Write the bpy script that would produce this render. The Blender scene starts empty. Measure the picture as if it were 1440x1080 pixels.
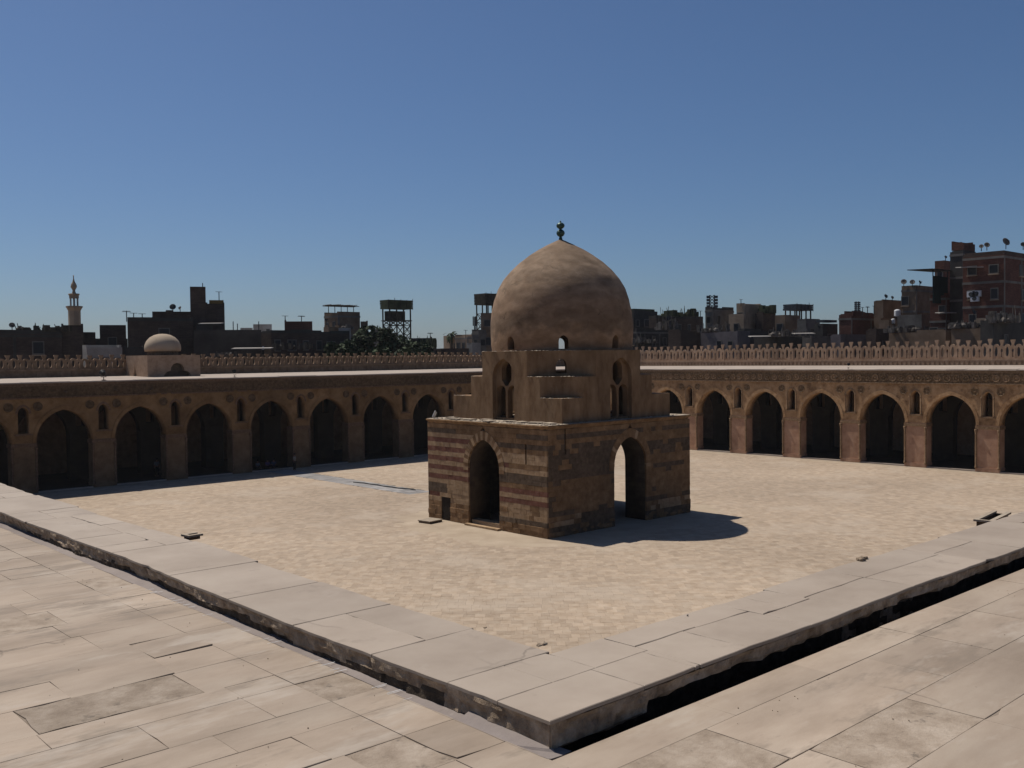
import bpy, bmesh, math, random
from math import sin, cos, pi, sqrt, atan2, radians, acos
from mathutils import Vector, Matrix, noise

random.seed(7)
S = bpy.context.scene
C = S.collection

# ------------------------------------------------------------------ camera
EYE = Vector((0.0, 0.0, 11.6))
FPX, CX, CY = 1365.0, 720.0, 540.0
_a, _p, _r = radians(47.574), radians(1.568), radians(0.692)
FW = Vector((cos(_a) * cos(_p), sin(_a) * cos(_p), -sin(_p)))
_rt = Vector((sin(_a), -cos(_a), 0)); _up = _rt.cross(FW)
RT = cos(_r) * _rt - sin(_r) * _up
UP = sin(_r) * _rt + cos(_r) * _up
cam_d = bpy.data.cameras.new('camera')
cam = bpy.data.objects.new('camera', cam_d)
C.objects.link(cam)
cam.matrix_world = Matrix(((RT.x, UP.x, -FW.x, EYE.x), (RT.y, UP.y, -FW.y, EYE.y), (RT.z, UP.z, -FW.z, EYE.z), (0, 0, 0, 1)))
cam_d.sensor_width = 36.0
cam_d.lens = 36.0 * FPX / 1440.0
cam_d.clip_start = 0.1
cam_d.clip_end = 8000.0
S.camera = cam

# ------------------------------------------------------------------ sun, sky, exposure
SUN_H = Vector((-0.075, 0.575))
SUN_EL = atan2(1.0, SUN_H.length)
world = bpy.data.worlds.new('World')
S.world = world
world.use_nodes = True
wn = world.node_tree
for n in list(wn.nodes):
    wn.nodes.remove(n)
sky = wn.nodes.new('ShaderNodeTexSky')
sky.sky_type = 'NISHITA'
sky.sun_disc = False
sky.sun_elevation = SUN_EL
sky.sun_rotation = atan2(SUN_H.x, SUN_H.y)
sky.altitude = 200.0
sky.air_density = 0.92
sky.dust_density = 1.0
sky.ozone_density = 10.0
bg = wn.nodes.new('ShaderNodeBackground')
bg.inputs['Strength'].default_value = 0.064
wo = wn.nodes.new('ShaderNodeOutputWorld')
wn.links.new(sky.outputs[0], bg.inputs['Color'])
wn.links.new(bg.outputs[0], wo.inputs['Surface'])
sun_d = bpy.data.lights.new('sun', 'SUN')
sun_d.energy = 5.0
sun_d.angle = radians(0.5)
sun_d.color = (1.0, 0.93, 0.84)
sun = bpy.data.objects.new('sun', sun_d)
C.objects.link(sun)
sun.location = (-40, 120, 160)
sun.rotation_euler = Vector((SUN_H.x, SUN_H.y, 1.0)).to_track_quat('Z', 'Y').to_euler()
S.view_settings.view_transform = 'Standard'
S.view_settings.look = 'None'
S.view_settings.gamma = 1.0
S.view_settings.use_curve_mapping = False
S.view_settings.exposure = 0.0
S.cycles.max_bounces = 6

# ------------------------------------------------------------------ measuring helpers
def ray(px, py):
    return (px - CX) / FPX * RT - (py - CY) / FPX * UP + FW
def on_axis(ax, val, px, py):
    d = ray(px, py); i = 'XYZ'.index(ax)
    return EYE + d * ((val - EYE[i]) / d[i])
def at(px, py, dist):
    d = ray(px, py)
    return EYE + d * (dist / sqrt(d.x ** 2 + d.y ** 2))

# ------------------------------------------------------------------ object helpers
def tag(o, label=None, cat=None, group=None, kind=None):
    if label: o['label'] = label
    if cat: o['category'] = cat
    if group: o['group'] = group
    if kind: o['kind'] = kind
    return o
def obj(name, me, mat=None, parent=None, loc=None, rotz=0.0, scale=None):
    if isinstance(me, MB): me = me.mesh(name)
    o = bpy.data.objects.new(name, me)
    C.objects.link(o)
    if mat is not None:
        if len(me.materials) == 0: me.materials.append(mat)
        elif me.materials[0] is not mat:
            o.material_slots[0].link = 'OBJECT'; o.material_slots[0].material = mat
    if parent: o.parent = parent
    if loc is not None: o.location = loc
    if rotz: o.rotation_euler[2] = rotz
    if scale is not None: o.scale = scale
    return o
def thing(name, label, cat, loc=(0, 0, 0), rotz=0.0, group=None):
    o = bpy.data.objects.new(name, None)
    C.objects.link(o)
    o.location = loc; o.rotation_euler[2] = rotz
    o.empty_display_size = 0.2
    return tag(o, label, cat, group)

class MB:
    def __init__(s): s.v = []; s.f = []
    def add(s, vs, fs):
        b = len(s.v); s.v += [tuple(v) for v in vs]; s.f += [tuple(i + b for i in f) for f in fs]
    def hexa(s, p):                      # p: 4 bottom ccw, 4 top ccw
        s.add(p, [(3, 2, 1, 0), (4, 5, 6, 7), (0, 1, 5, 4), (1, 2, 6, 5), (2, 3, 7, 6), (3, 0, 4, 7)])
    def box(s, x0, x1, y0, y1, z0, z1):
        s.hexa([(x0, y0, z0), (x1, y0, z0), (x1, y1, z0), (x0, y1, z0), (x0, y0, z1), (x1, y0, z1), (x1, y1, z1), (x0, y1, z1)])
    def prism(s, poly, z0, z1, f=lambda x, y, z: (x, y, z)):
        n = len(poly)
        s.add([f(x, y, z0) for x, y in poly] + [f(x, y, z1) for x, y in poly],
              [tuple(range(n - 1, -1, -1)), tuple(range(n, 2 * n))] + [(i, (i + 1) % n, (i + 1) % n + n, i + n) for i in range(n)])
    def lathe(s, prof, n=16, c=(0, 0, 0), a0=0.0):
        rings = []; b = []
        vs = []; fs = []
        for r, z in prof:
            if r < 1e-5: rings.append([len(vs)]); vs.append((c[0], c[1], c[2] + z))
            else:
                rings.append(list(range(len(vs), len(vs) + n)))
                vs += [(c[0] + r * cos(a0 + 2 * pi * k / n), c[1] + r * sin(a0 + 2 * pi * k / n), c[2] + z) for k in range(n)]
        for A, B in zip(rings, rings[1:]):
            for k in range(n):
                k2 = (k + 1) % n
                if len(A) == 1 and len(B) == 1: continue
                if len(A) == 1: fs.append((A[0], B[k2], B[k]))
                elif len(B) == 1: fs.append((A[k], A[k2], B[0]))
                else: fs.append((A[k], A[k2], B[k2], B[k]))
        if len(rings[0]) > 1: fs.append(tuple(reversed(rings[0])))
        if len(rings[-1]) > 1: fs.append(tuple(rings[-1]))
        s.add(vs, fs)
    def tube(s, a, b, r, n=6, r2=None):
        a = Vector(a); b = Vector(b); d = (b - a).normalized()
        q = d.to_track_quat('Z', 'Y'); r2 = r if r2 is None else r2
        vs = [a + q @ Vector((r * cos(2 * pi * k / n), r * sin(2 * pi * k / n), 0)) for k in range(n)]
        vs += [b + q @ Vector((r2 * cos(2 * pi * k / n), r2 * sin(2 * pi * k / n), 0)) for k in range(n)]
        s.add(vs, [tuple(range(n - 1, -1, -1)), tuple(range(n, 2 * n))] + [(k, (k + 1) % n, (k + 1) % n + n, k + n) for k in range(n)])
    def blob(s, c, r, sz=(1, 1, 1), amp=0.25, sub=1):
        bm = bmesh.new(); bmesh.ops.create_icosphere(bm, subdivisions=sub, radius=1)
        sd = Vector((random.random() * 50, random.random() * 50, 3))
        vs = []
        for v in bm.verts:
            k = r * (1 + amp * noise.noise(v.co * 1.7 + sd))
            vs.append((c[0] + v.co.x * k * sz[0], c[1] + v.co.y * k * sz[1], c[2] + v.co.z * k * sz[2]))
        fs = [tuple(v.index for v in f.verts) for f in bm.faces]
        bm.free(); s.add(vs, fs)
    def mesh(s, name, smooth=False, recalc=False):
        me = bpy.data.meshes.new(name)
        me.from_pydata(s.v, [], s.f)
        if recalc:
            bm = bmesh.new(); bm.from_mesh(me)
            bmesh.ops.recalc_face_normals(bm, faces=bm.faces[:]); bm.to_mesh(me); bm.free()
        if smooth:
            me.polygons.foreach_set('use_smooth', [True] * len(me.polygons))
        me.update()
        return me

def holed(name, outline, holes, y0, y1, recalc=True):
    """flat outline (x,z) with holes, made into a solid between depths y0 and y1"""
    cu = bpy.data.curves.new(name, 'CURVE'); cu.dimensions = '2D'; cu.fill_mode = 'BOTH'
    cu.extrude = (y1 - y0) / 2.0
    for poly in [outline] + list(holes):
        sp = cu.splines.new('POLY'); sp.points.add(len(poly) - 1)
        for p, (x, z) in zip(sp.points, poly): p.co = (x, z, 0, 1)
        sp.use_cyclic_u = True
    o = bpy.data.objects.new('tmp', cu); C.objects.link(o)
    dg = bpy.context.evaluated_depsgraph_get(); dg.update()
    me = bpy.data.meshes.new_from_object(o.evaluated_get(dg))
    bpy.data.objects.remove(o); bpy.data.curves.remove(cu)
    me.name = name
    ym = (y0 + y1) / 2
    for v in me.vertices:
        x, z, e = v.co
        v.co = (x, ym + e, z)
    bm = bmesh.new(); bm.from_mesh(me)
    bmesh.ops.remove_doubles(bm, verts=bm.verts[:], dist=1e-4)
    bmesh.ops.recalc_face_normals(bm, faces=bm.faces[:]); bm.to_mesh(me); bm.free()
    me.materials.clear()
    return me
def cut(me, cutters, bevel=0):
    """mesh minus cutter meshes (exact boolean)"""
    o = bpy.data.objects.new('tmp', me); C.objects.link(o); cs = []
    for cm in cutters:
        c = bpy.data.objects.new('tmpc', cm); C.objects.link(c); cs.append(c)
        m = o.modifiers.new('b', 'BOOLEAN'); m.operation = 'DIFFERENCE'; m.object = c; m.solver = 'EXACT'
    if bevel:
        m = o.modifiers.new('bv', 'BEVEL'); m.width = bevel; m.segments = 2; m.limit_method = 'ANGLE'; m.angle_limit = radians(50)
    dg = bpy.context.evaluated_depsgraph_get(); dg.update()
    r = bpy.data.meshes.new_from_object(o.evaluated_get(dg))
    for c in cs: bpy.data.objects.remove(c)
    bpy.data.objects.remove(o); r.materials.clear()
    return r
def arch(half, rise, zs, n=10, cx=0.0):
    """pointed arch from right springing over the apex to left springing"""
    c = (rise * rise - half * half) / (2 * half); R = half + c; t = acos(c / R)
    r = [(-c + R * cos(t * k / n), zs + R * sin(t * k / n)) for k in range(n + 1)]
    return [(cx + x, z) for x, z in r] + [(cx - x, z) for x, z in reversed(r[:-1])]
def arch_half(half, rise, zs, z):
    if z <= zs: return half
    c = (rise * rise - half * half) / (2 * half); R = half + c
    q = R * R - (z - zs) ** 2
    return max(0.0, -c + sqrt(q)) if q > 0 else 0.0

# ------------------------------------------------------------------ materials
ALB = 0.8            # all base colours below are scaled by this
def mat(name, cols, scale=2.0, rough=0.92, bump=0.25, bscale=14.0, rnd=0.0, island=0.0, big=0.18, bigscale=0.25,
        brick=None, spot=None, spot2=None, crack=None, spec=0.2, dist=0.02, stretch=(1, 1, 1), metal=0.0):
    m = bpy.data.materials.new(name); m.use_nodes = True
    t = m.node_tree; N = t.nodes; L = t.links
    b = N['Principled BSDF']; b.inputs['Roughness'].default_value = rough
    b.inputs['Metallic'].default_value = metal
    if 'Specular IOR Level' in b.inputs: b.inputs['Specular IOR Level'].default_value = spec
    g = N.new('ShaderNodeNewGeometry')
    mp = N.new('ShaderNodeMapping'); mp.inputs['Scale'].default_value = stretch
    L.new(g.outputs['Position'], mp.inputs['Vector'])
    n1 = N.new('ShaderNodeTexNoise'); n1.inputs['Scale'].default_value = scale; n1.inputs['Detail'].default_value = 7; n1.inputs['Roughness'].default_value = 0.65
    L.new(mp.outputs[0], n1.inputs['Vector'])
    cr = N.new('ShaderNodeValToRGB'); L.new(n1.outputs['Fac'], cr.inputs[0])
    k = len(cols); e = cr.color_ramp.elements
    while len(e) < k: e.new(0.5)
    for i, c in enumerate(cols):
        e[i].position = 0.33 + 0.34 * i / max(1, k - 1); e[i].color = (c[0] * ALB, c[1] * ALB, c[2] * ALB, 1)
    col = cr.outputs[0]
    def mul(col, fac):
        mx = N.new('ShaderNodeVectorMath'); mx.operation = 'SCALE'; L.new(col, mx.inputs[0]); L.new(fac, mx.inputs['Scale']); return mx.outputs[0]
    def rng(src, lo, hi, a=0.0, z=1.0):
        r = N.new('ShaderNodeMapRange'); r.inputs[1].default_value = a; r.inputs[2].default_value = z
        r.inputs[3].default_value = lo; r.inputs[4].default_value = hi; L.new(src, r.inputs[0]); return r.outputs[0]
    bh = None
    if brick:
        bw, bhh, mortar, dark = brick
        sx = N.new('ShaderNodeSeparateXYZ'); L.new(g.outputs['Position'], sx.inputs[0])
        ad = N.new('ShaderNodeMath'); ad.operation = 'ADD'; L.new(sx.outputs[0], ad.inputs[0]); L.new(sx.outputs[1], ad.inputs[1])
        cb = N.new('ShaderNodeCombineXYZ'); L.new(ad.outputs[0], cb.inputs[0]); L.new(sx.outputs[2], cb.inputs[1])
        bt = N.new('ShaderNodeTexBrick'); L.new(cb.outputs[0], bt.inputs['Vector'])
        bt.inputs['Scale'].default_value = 1.0; bt.inputs['Brick Width'].default_value = bw; bt.inputs['Row Height'].default_value = bhh
        bt.inputs['Mortar Size'].default_value = mortar; bt.inputs['Mortar Smooth'].default_value = 0.3
        bt.inputs['Color1'].default_value = (0.8, 0.8, 0.8, 1); bt.inputs['Color2'].default_value = (1.15, 1.15, 1.15, 1)
        bt.inputs['Mortar'].default_value = (dark, dark, dark, 1)
        mm = N.new('ShaderNodeVectorMath'); mm.operation = 'MULTIPLY'; L.new(col, mm.inputs[0]); L.new(bt.outputs['Color'], mm.inputs[1]); col = mm.outputs[0]
    if big:
        n2 = N.new('ShaderNodeTexNoise'); n2.inputs['Scale'].default_value = bigscale; n2.inputs['Detail'].default_value = 4
        L.new(mp.outputs[0], n2.inputs['Vector'])
        col = mul(col, rng(n2.outputs['Fac'], 1 - big, 1 + big, 0.3, 0.7))
    if rnd:
        oi = N.new('ShaderNodeObjectInfo'); col = mul(col, rng(oi.outputs['Random'], 1 - rnd, 1 + rnd))
    if island:
        col = mul(col, rng(g.outputs['Random Per Island'], 1 - island, 1 + island))
    for sp_ in (spot, spot2):
        if not sp_: continue
        sc, thr, scol, sfac = sp_
        n3 = N.new('ShaderNodeTexNoise'); n3.inputs['Scale'].default_value = sc; n3.inputs['Detail'].default_value = 5
        n3.inputs['Roughness'].default_value = 0.7
        L.new(mp.outputs[0], n3.inputs['Vector'])
        f = rng(n3.outputs['Fac'], 0.0, sfac, thr, thr + 0.1)
        mx = N.new('ShaderNodeMix'); mx.data_type = 'RGBA'; L.new(f, mx.inputs[0]); L.new(col, mx.inputs[6]); mx.inputs[7].default_value = (scol[0] * ALB, scol[1] * ALB, scol[2] * ALB, 1)
        col = mx.outputs[2]
    if crack:                                    # hairline cracks, only here and there
        cs_, cw_, cf_ = crack
        nd = N.new('ShaderNodeTexNoise'); nd.inputs['Scale'].default_value = 3.0; nd.inputs['Detail'].default_value = 4; L.new(g.outputs['Position'], nd.inputs['Vector'])
        va = N.new('ShaderNodeVectorMath'); va.operation = 'MULTIPLY_ADD'; L.new(nd.outputs['Color'], va.inputs[0]); va.inputs[1].default_value = (.35, .35, 0); L.new(g.outputs['Position'], va.inputs[2])
        vo = N.new('ShaderNodeTexVoronoi'); vo.feature = 'DISTANCE_TO_EDGE'; vo.inputs['Scale'].default_value = cs_; L.new(va.outputs[0], vo.inputs['Vector'])
        f1 = rng(vo.outputs['Distance'], 1.0, 0.0, cw_ * .2, cw_)
        nm = N.new('ShaderNodeTexNoise'); nm.inputs['Scale'].default_value = 1.1; L.new(g.outputs['Position'], nm.inputs['Vector'])
        f2 = rng(nm.outputs['Fac'], 0.0, cf_ * 2, .54, .66)
        mf = N.new('ShaderNodeMath'); mf.operation = 'MULTIPLY'; mf.use_clamp = True; L.new(f1, mf.inputs[0]); L.new(f2, mf.inputs[1])
        mx = N.new('ShaderNodeMix'); mx.data_type = 'RGBA'; L.new(mf.outputs[0], mx.inputs[0]); L.new(col, mx.inputs[6]); mx.inputs[7].default_value = (.05, .038, .028, 1); col = mx.outputs[2]
    L.new(col, b.inputs['Base Color'])
    if bump:
        nb = N.new('ShaderNodeTexNoise'); nb.inputs['Scale'].default_value = bscale; nb.inputs['Detail'].default_value = 6; nb.inputs['Roughness'].default_value = 0.7
        L.new(g.outputs['Position'], nb.inputs['Vector'])
        bp = N.new('ShaderNodeBump'); bp.inputs['Strength'].default_value = bump; bp.inputs['Distance'].default_value = dist
        L.new(nb.outputs['Fac'], bp.inputs['Height']); L.new(bp.outputs[0], b.inputs['Normal'])
    return m

M = {}
M['slab'] = mat('roof_slab_stone', [(.30, .236, .178), (.362, .29, .224), (.41, .338, .265)], scale=2.0, rough=.8, bump=.4, bscale=25, rnd=.08, big=.19, bigscale=.8, stretch=(.55, 1.5, 1), crack=(.45, .006, .22),
                spot=(1.9, .55, (.22, .178, .138), .65), spot2=(1.5, .56, (.46, .40, .335), .55), dist=.004, spec=.25)
M['slab_white'] = mat('weathered_pale_slab', [(.25, .195, .145), (.335, .27, .208), (.42, .35, .28)], scale=6, rough=.85, bump=.7, bscale=30, rnd=.08,
                      spot=(9, .6, (.12, .10, .08), .7), dist=.01)
M['coping'] = mat('parapet_cap_stone', [(.318, .258, .202), (.362, .298, .237), (.395, .33, .265)], scale=1.5, rough=.7, bump=.25, bscale=22, rnd=.06, big=.07, bigscale=.6,
                  spot=(2.2, .60, (.235, .19, .15), .6), spot2=(1.3, .62, (.42, .36, .30), .55), crack=(.4, .004, .2), dist=.003, spec=.3)
M['mortar'] = mat('roof_mortar', [(.24, .19, .145), (.33, .27, .215)], scale=8, bump=.5, bscale=40)
M['gutter'] = mat('gutter_plaster', [(.24, .205, .19), (.30, .26, .24)], scale=3, bump=.3, bscale=20, spot=(7, .64, (.4, .36, .33), .7))
M['painted_shade'] = mat('shade_toned_rubble', [(.05, .038, .027), (.09, .068, .048), (.15, .115, .08)], scale=12, bump=1, bscale=30, dist=.02)  # rubble darkened to paint in the shade under the parapet lip
M['gutter_dark'] = mat('channel_bed', [(.03, .024, .018), (.05, .04, .03)], scale=5, bump=.5)  # near-black tone paints in the shadow lying in the channel
M['rubble'] = mat('parapet_rubble', [(.24, .175, .12), (.42, .32, .225), (.60, .48, .36)], scale=9, bump=1.0, bscale=30, big=.2, bigscale=1.2,
                  spot=(12, .62, (.11, .08, .055), .7), dist=.03)
PAV = [(.34, .26, .183), (.398, .312, .23), (.44, .358, .272)]
M['paver'] = mat('court_paver', PAV, scale=2.0, bump=.2, rnd=.11, big=.12, bigscale=.055, spot=(.16, .52, (.46, .382, .30), .55), spot2=(.5, .60, (.30, .225, .15), .35))
M['paver_field'] = mat('court_paver_field', PAV, scale=2.0, bump=.2, island=.11, big=.12, bigscale=.055, spot=(.16, .52, (.46, .382, .30), .55), spot2=(.5, .60, (.30, .225, .15), .35))
M['court'] = mat('court_bed', [(.33, .265, .195), (.40, .33, .25)], scale=1.5, bump=.2, big=.1)
M['apron'] = mat('court_apron', [(.37, .29, .21), (.41, .33, .242), (.445, .36, .27)], scale=.6, bump=.15, big=.06, bigscale=.3)
M['path'] = mat('grey_path', [(.25, .24, .235), (.33, .315, .30)], scale=1.5, bump=.3, rnd=.15, stretch=(.6, 2, 1))
M['ground'] = mat('dusty_ground', [(.22, .18, .14), (.30, .25, .2)], scale=.05, bump=.1)
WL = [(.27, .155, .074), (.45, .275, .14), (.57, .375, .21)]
M['wall_l'] = mat('shaded_facade_plaster', [(.15, .084, .035), (.225, .134, .062), (.28, .176, .09)], scale=.9, bump=.6, bscale=5, big=.25, bigscale=.2, spot=(1.6, .62, (.08, .05, .033), .6), dist=.05)  # darker copy of the facade plaster, its shade put into the colour
M['wall_r'] = mat('sunlit_facade_plaster', WL, scale=1.3, spot2=(2.4, .63, (.46, .33, .22), .6), bump=.7, bscale=5, big=.2, bigscale=.25, spot=(1.1, .57, (.17, .10, .052), .7), dist=.05)  # lighter copy, sunlight on this side put into the colour
M['pier_l'] = mat('shaded_pier_plaster', [(.13, .082, .045), (.18, .118, .068), (.22, .15, .09)], scale=1.2, bump=.5, bscale=6, big=.2, rnd=.06)  # pier plaster with the left side's shade in its colour
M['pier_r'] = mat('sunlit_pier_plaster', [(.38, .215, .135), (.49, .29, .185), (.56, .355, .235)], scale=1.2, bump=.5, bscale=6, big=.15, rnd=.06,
                  spot=(.9, .62, (.42, .30, .22), .6), spot2=(1.7, .62, (.18, .115, .075), .6))  # pier plaster brightened in colour for the sunlit side
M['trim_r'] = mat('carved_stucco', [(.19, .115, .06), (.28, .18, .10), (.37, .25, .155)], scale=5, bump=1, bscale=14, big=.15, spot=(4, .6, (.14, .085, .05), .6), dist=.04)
M['frieze_r'] = mat('carved_frieze_ground', [(.10, .06, .03), (.21, .135, .072), (.36, .24, .14)], scale=5, bump=1, bscale=12, big=.2, dist=.05)  # dark ground paints in the shadows of the carved relief
M['frieze_l'] = mat('worn_shaded_frieze', [(.07, .045, .026), (.12, .078, .044), (.17, .115, .068)], scale=3, bump=1, bscale=12, big=.2, dist=.05)  # worn ground, with relief shadow and wall shade in its colour
M['trim_l'] = mat('worn_shaded_stucco', [(.115, .07, .042), (.16, .10, .065), (.21, .14, .095)], scale=5, bump=1, bscale=14, big=.15, dist=.04)  # worn stucco, also darkened in colour for the shaded side
M['inner'] = mat('arcade_inner_plaster', [(.035, .028, .02), (.055, .043, .032)], scale=1, bump=.2)  # near-black colour holds the shade inside the arcades
M['roofcap'] = mat('far_roof_plaster', [(.36, .30, .25), (.43, .365, .31)], scale=.6, bump=.2, big=.08)
M['merlon_r'] = mat('sunlit_crenel_stucco', [(.32, .21, .135), (.395, .27, .18), (.46, .325, .225)], scale=2, bump=.5, bscale=8, rnd=.13, big=.12)  # crenel stucco lightened in colour for the sunlit wall
M['merlon_l'] = mat('shaded_crenel_stucco', [(.20, .13, .08), (.27, .18, .112), (.32, .22, .145)], scale=2, bump=.5, bscale=8, rnd=.13, big=.12)  # same stucco with the left wall's shade in its colour
M['st_tan'] = mat('tan_ashlar', [(.27, .178, .10), (.37, .252, .148), (.46, .33, .208)], scale=2.2, bump=.6, bscale=7, rnd=.05, island=.0, big=.15, bigscale=.5, spot=(3, .62, (.15, .10, .062), .7), dist=.03)
M['st_red'] = mat('red_ashlar', [(.14, .058, .038), (.19, .085, .058), (.24, .125, .09)], scale=2.5, bump=.6, bscale=7, rnd=.05, big=.15, bigscale=.5, dist=.03)
M['st_dark'] = mat('dark_ashlar', [(.08, .055, .036), (.125, .088, .058), (.17, .122, .082)], scale=2.5, bump=.6, bscale=7, rnd=.05, big=.2, bigscale=.5, dist=.03)  # darkest of the ashlar tones
M['st_brown'] = mat('brown_ashlar', [(.155, .088, .042), (.23, .138, .07), (.30, .19, .102)], scale=2, bump=.6, bscale=7, rnd=.05, big=.22, bigscale=.45, spot=(2.2, .6, (.10, .065, .04), .7), dist=.04)
M['core'] = mat('fountain_core', [(.055, .04, .028), (.085, .062, .043)], scale=2, bump=.4, brick=(.7, .33, .015, .8))  # dark colour paints in the shade inside the fountain house
M['drum'] = mat('fountain_drum_plaster', [(.15, .088, .045), (.225, .14, .076), (.29, .192, .112)], scale=1.3, bump=.5, bscale=7, big=.14, bigscale=.5, spot=(1.2, .58, (.115, .072, .04), .55), spot2=(2.2, .62, (.33, .235, .15), .5), stretch=(1, 1, .4), dist=.03)
M['rim'] = mat('broken_lime_rim', [(.33, .27, .2), (.45, .38, .3)], scale=6, bump=.8, bscale=20)
M['bronze'] = mat('green_bronze', [(.02, .05, .04), (.035, .085, .065)], scale=6, rough=.45, bump=.2, metal=.5, spec=.5)
M['wood'] = mat('dark_door_wood', [(.02, .014, .01), (.035, .025, .018)], scale=6, bump=.3)
M['black'] = mat('black_metal', [(.008, .008, .009), (.015, .015, .017)], scale=5, rough=.6, bump=0)
M['white'] = mat('white_paint', [(.55, .56, .57), (.66, .67, .68)], scale=3, bump=0, rough=.6)
M['conduit'] = mat('dark_conduit', [(.04, .045, .045), (.06, .065, .065)], scale=3, bump=0)

# ------------------------------------------------------------------ ground
g = MB(); g.box(-1800, 1800, -1800, 1800, -1.2, -0.5)
tag(obj('ground', g, M['ground']), 'dusty ground under the city', kind='structure')

# ------------------------------------------------------------------ near roof terrace
ZR, ZP = 9.80, 9.93
XI, XO, YI, YO = 3.09, 3.85, 3.15, 3.87            # parapet faces
bed = MB()
bed.prism([(-12, -12), (42, -12), (42, 3.065), (2.98, 3.065), (2.98, 42), (-12, 42)], 9.4, ZR - .0062)
terrace = tag(obj('roof_terrace', bed, M['mortar']), 'stone paved flat roof in the foreground', kind='structure')
w = MB()
w.prism([(-12, -12), (42, -12), (42, 3.80), (3.78, 3.80), (3.78, 42), (-12, 42)], -0.5, 9.398)
obj('supporting_wall', w, M['wall_l'], terrace)
w = MB(); w.prism([(2.984, 3.069), (42, 3.069), (42, 3.32), (3.3, 3.32), (2.984, 3.32)], 9.402, 9.57)
obj('drain_channel', w, M['gutter_dark'], terrace)
# plaster fillet along the foot of the left parapet
w = MB(); n = 300; vs = []; fs = []
for i in range(n + 1):
    y = 3.08 + 34 * (i / n) ** 1.5
    j = .018 * noise.noise(Vector((y * 2.2, 1, 0))) + .01 * noise.noise(Vector((y * 9, 4, 0)))
    vs += [(3.0 + j * .6, y, ZR + .0015), (3.04 + j * .5, y, ZR - .010), (3.16, y, ZR - .004 + .012 * noise.noise(Vector((y * 3, 9, 0))))]
    if i:
        a = 3 * (i - 1); fs += [(a, a + 1, a + 4, a + 3), (a + 1, a + 2, a + 5, a + 4)]
w.add(vs, fs); w.add([(2.97, 3.08, 9.4), (3.14, 3.08, 9.4), (3.14, 3.08, ZR - .012), (2.97, 3.08, ZR - .002)], [(0, 1, 2, 3)])
me = w.mesh('gutter'); me.polygons.foreach_set('use_smooth', [True] * len(me.polygons))
obj('plaster_gutter', me, M['gutter'], terrace)

def slab_mesh(x0, x1, y0, y1, z, th, jit=.004, tilt=(0, 0), step=.11, bev=.006, chip=0.0, wob=None):
    """one stone slab with slightly uneven edges, top at z"""
    pts = []
    def edge(a, b):
        L = (Vector(b) - Vector(a)).length; k = max(2, int(L / step))
        for i in range(k):
            t = i / k
            if i: t += random.uniform(-.25, .25) / k
            pts.append([a[0] + (b[0] - a[0]) * t, a[1] + (b[1] - a[1]) * t])
    edge((x0, y0), (x1, y0)); edge((x1, y0), (x1, y1)); edge((x1, y1), (x0, y1)); edge((x0, y1), (x0, y0))
    cx, cy = (x0 + x1) / 2, (y0 + y1) / 2
    for p in pts:
        j = jit * (.4 + 1.6 * max(0, noise.noise(Vector((p[0] * 4, p[1] * 4, z)))))
        if chip and random.random() < chip: j += random.uniform(.008, .028)
        p[0] -= math.copysign(random.random() * j, p[0] - cx) if min(abs(p[0] - x0), abs(p[0] - x1)) < 1e-3 else 0
        p[1] -= math.copysign(random.random() * j, p[1] - cy) if min(abs(p[1] - y0), abs(p[1] - y1)) < 1e-3 else 0
    n = len(pts); hx, hy = (x1 - x0) / 2, (y1 - y0) / 2
    def zz(x, y): 
        return z + tilt[0] * (x - cx) / hx + tilt[1] * (y - cy) / hy
    def ww(x, y, zc): return wob(x, y, zc) if wob else (x, y, zc)
    vs = [ww(x, y, z - th) for x, y in pts] + [ww(x, y, zz(x, y) - bev * .8) for x, y in pts]
    vs += [ww(cx + (x - cx) * (1 - bev / hx), cy + (y - cy) * (1 - bev / hy), zz(x, y)) for x, y in pts]
    fs = [(i, (i + 1) % n, n + (i + 1) % n, n + i) for i in range(n)] + [(n + i, n + (i + 1) % n, 2 * n + (i + 1) % n, 2 * n + i) for i in range(n)]
    fs.append(tuple(range(2 * n, 3 * n)))
    m = MB(); m.add(vs, fs); return m

slab_i = 0
def lay_slab(x0, x1, y0, y1, special=None):
    global slab_i
    r = random.random(); gap = .0005 if r < .72 else (.0015 if r < .93 else .004)
    tilt = (random.uniform(-.001, .001), random.uniform(-.001, .001)); dz = random.uniform(-.001, .001)
    m = M['slab']
    if special == 'white' or (special is None and random.random() < .04): m = M['slab_white']; dz -= .0008
    if special == 'lip': tilt = (.004, -.006); dz += .003
    elif random.random() < .03: tilt = (random.uniform(-.006, .006), random.uniform(-.01, .01)); dz += .005
    o = obj('paving_slab', slab_mesh(x0 + gap, x1 - gap, y0 + gap, y1 - gap, ZR + dz, .03, jit=.0014, tilt=tilt, bev=.0018, chip=.004 if m is M['slab'] else .15), m, terrace)
    slab_i += 1

# left field: courses across, with one border course beside the gutter
y = 1.62; rows = [1.62]
for target in (2.95, 3.36, 3.75, 4.12, 4.39, 4.77, 5.0, 5.43, 5.79, 6.2, 6.62, 7.0, 7.45, 7.86, 8.3, 8.75, 9.2, 9.7, 10.2, 10.7, 11.25, 11.8, 12.4, 13.0, 13.7, 14.4):
    rows.append(target)
for a, b in zip(rows, rows[1:]):
    if b > 2.97:
        sp = 'white' if (a, b) == (4.39, 4.77) else None
        lay_slab(2.70, 3.01, a, b, sp)
    x1 = 2.70 if b > 2.97 else 2.95
    first = True
    while x1 > max(-.3, .17 * a - .4):
        L = random.uniform(.5, 1.15) * (.6 if first else 1); first = False
        sp = 'lip' if (a == 5.79 and x1 > 2.65) else ('white' if a == 5.0 and 2.0 < x1 < 2.6 else None)
        lay_slab(x1 - L, x1, a, b, sp); x1 -= L
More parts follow.
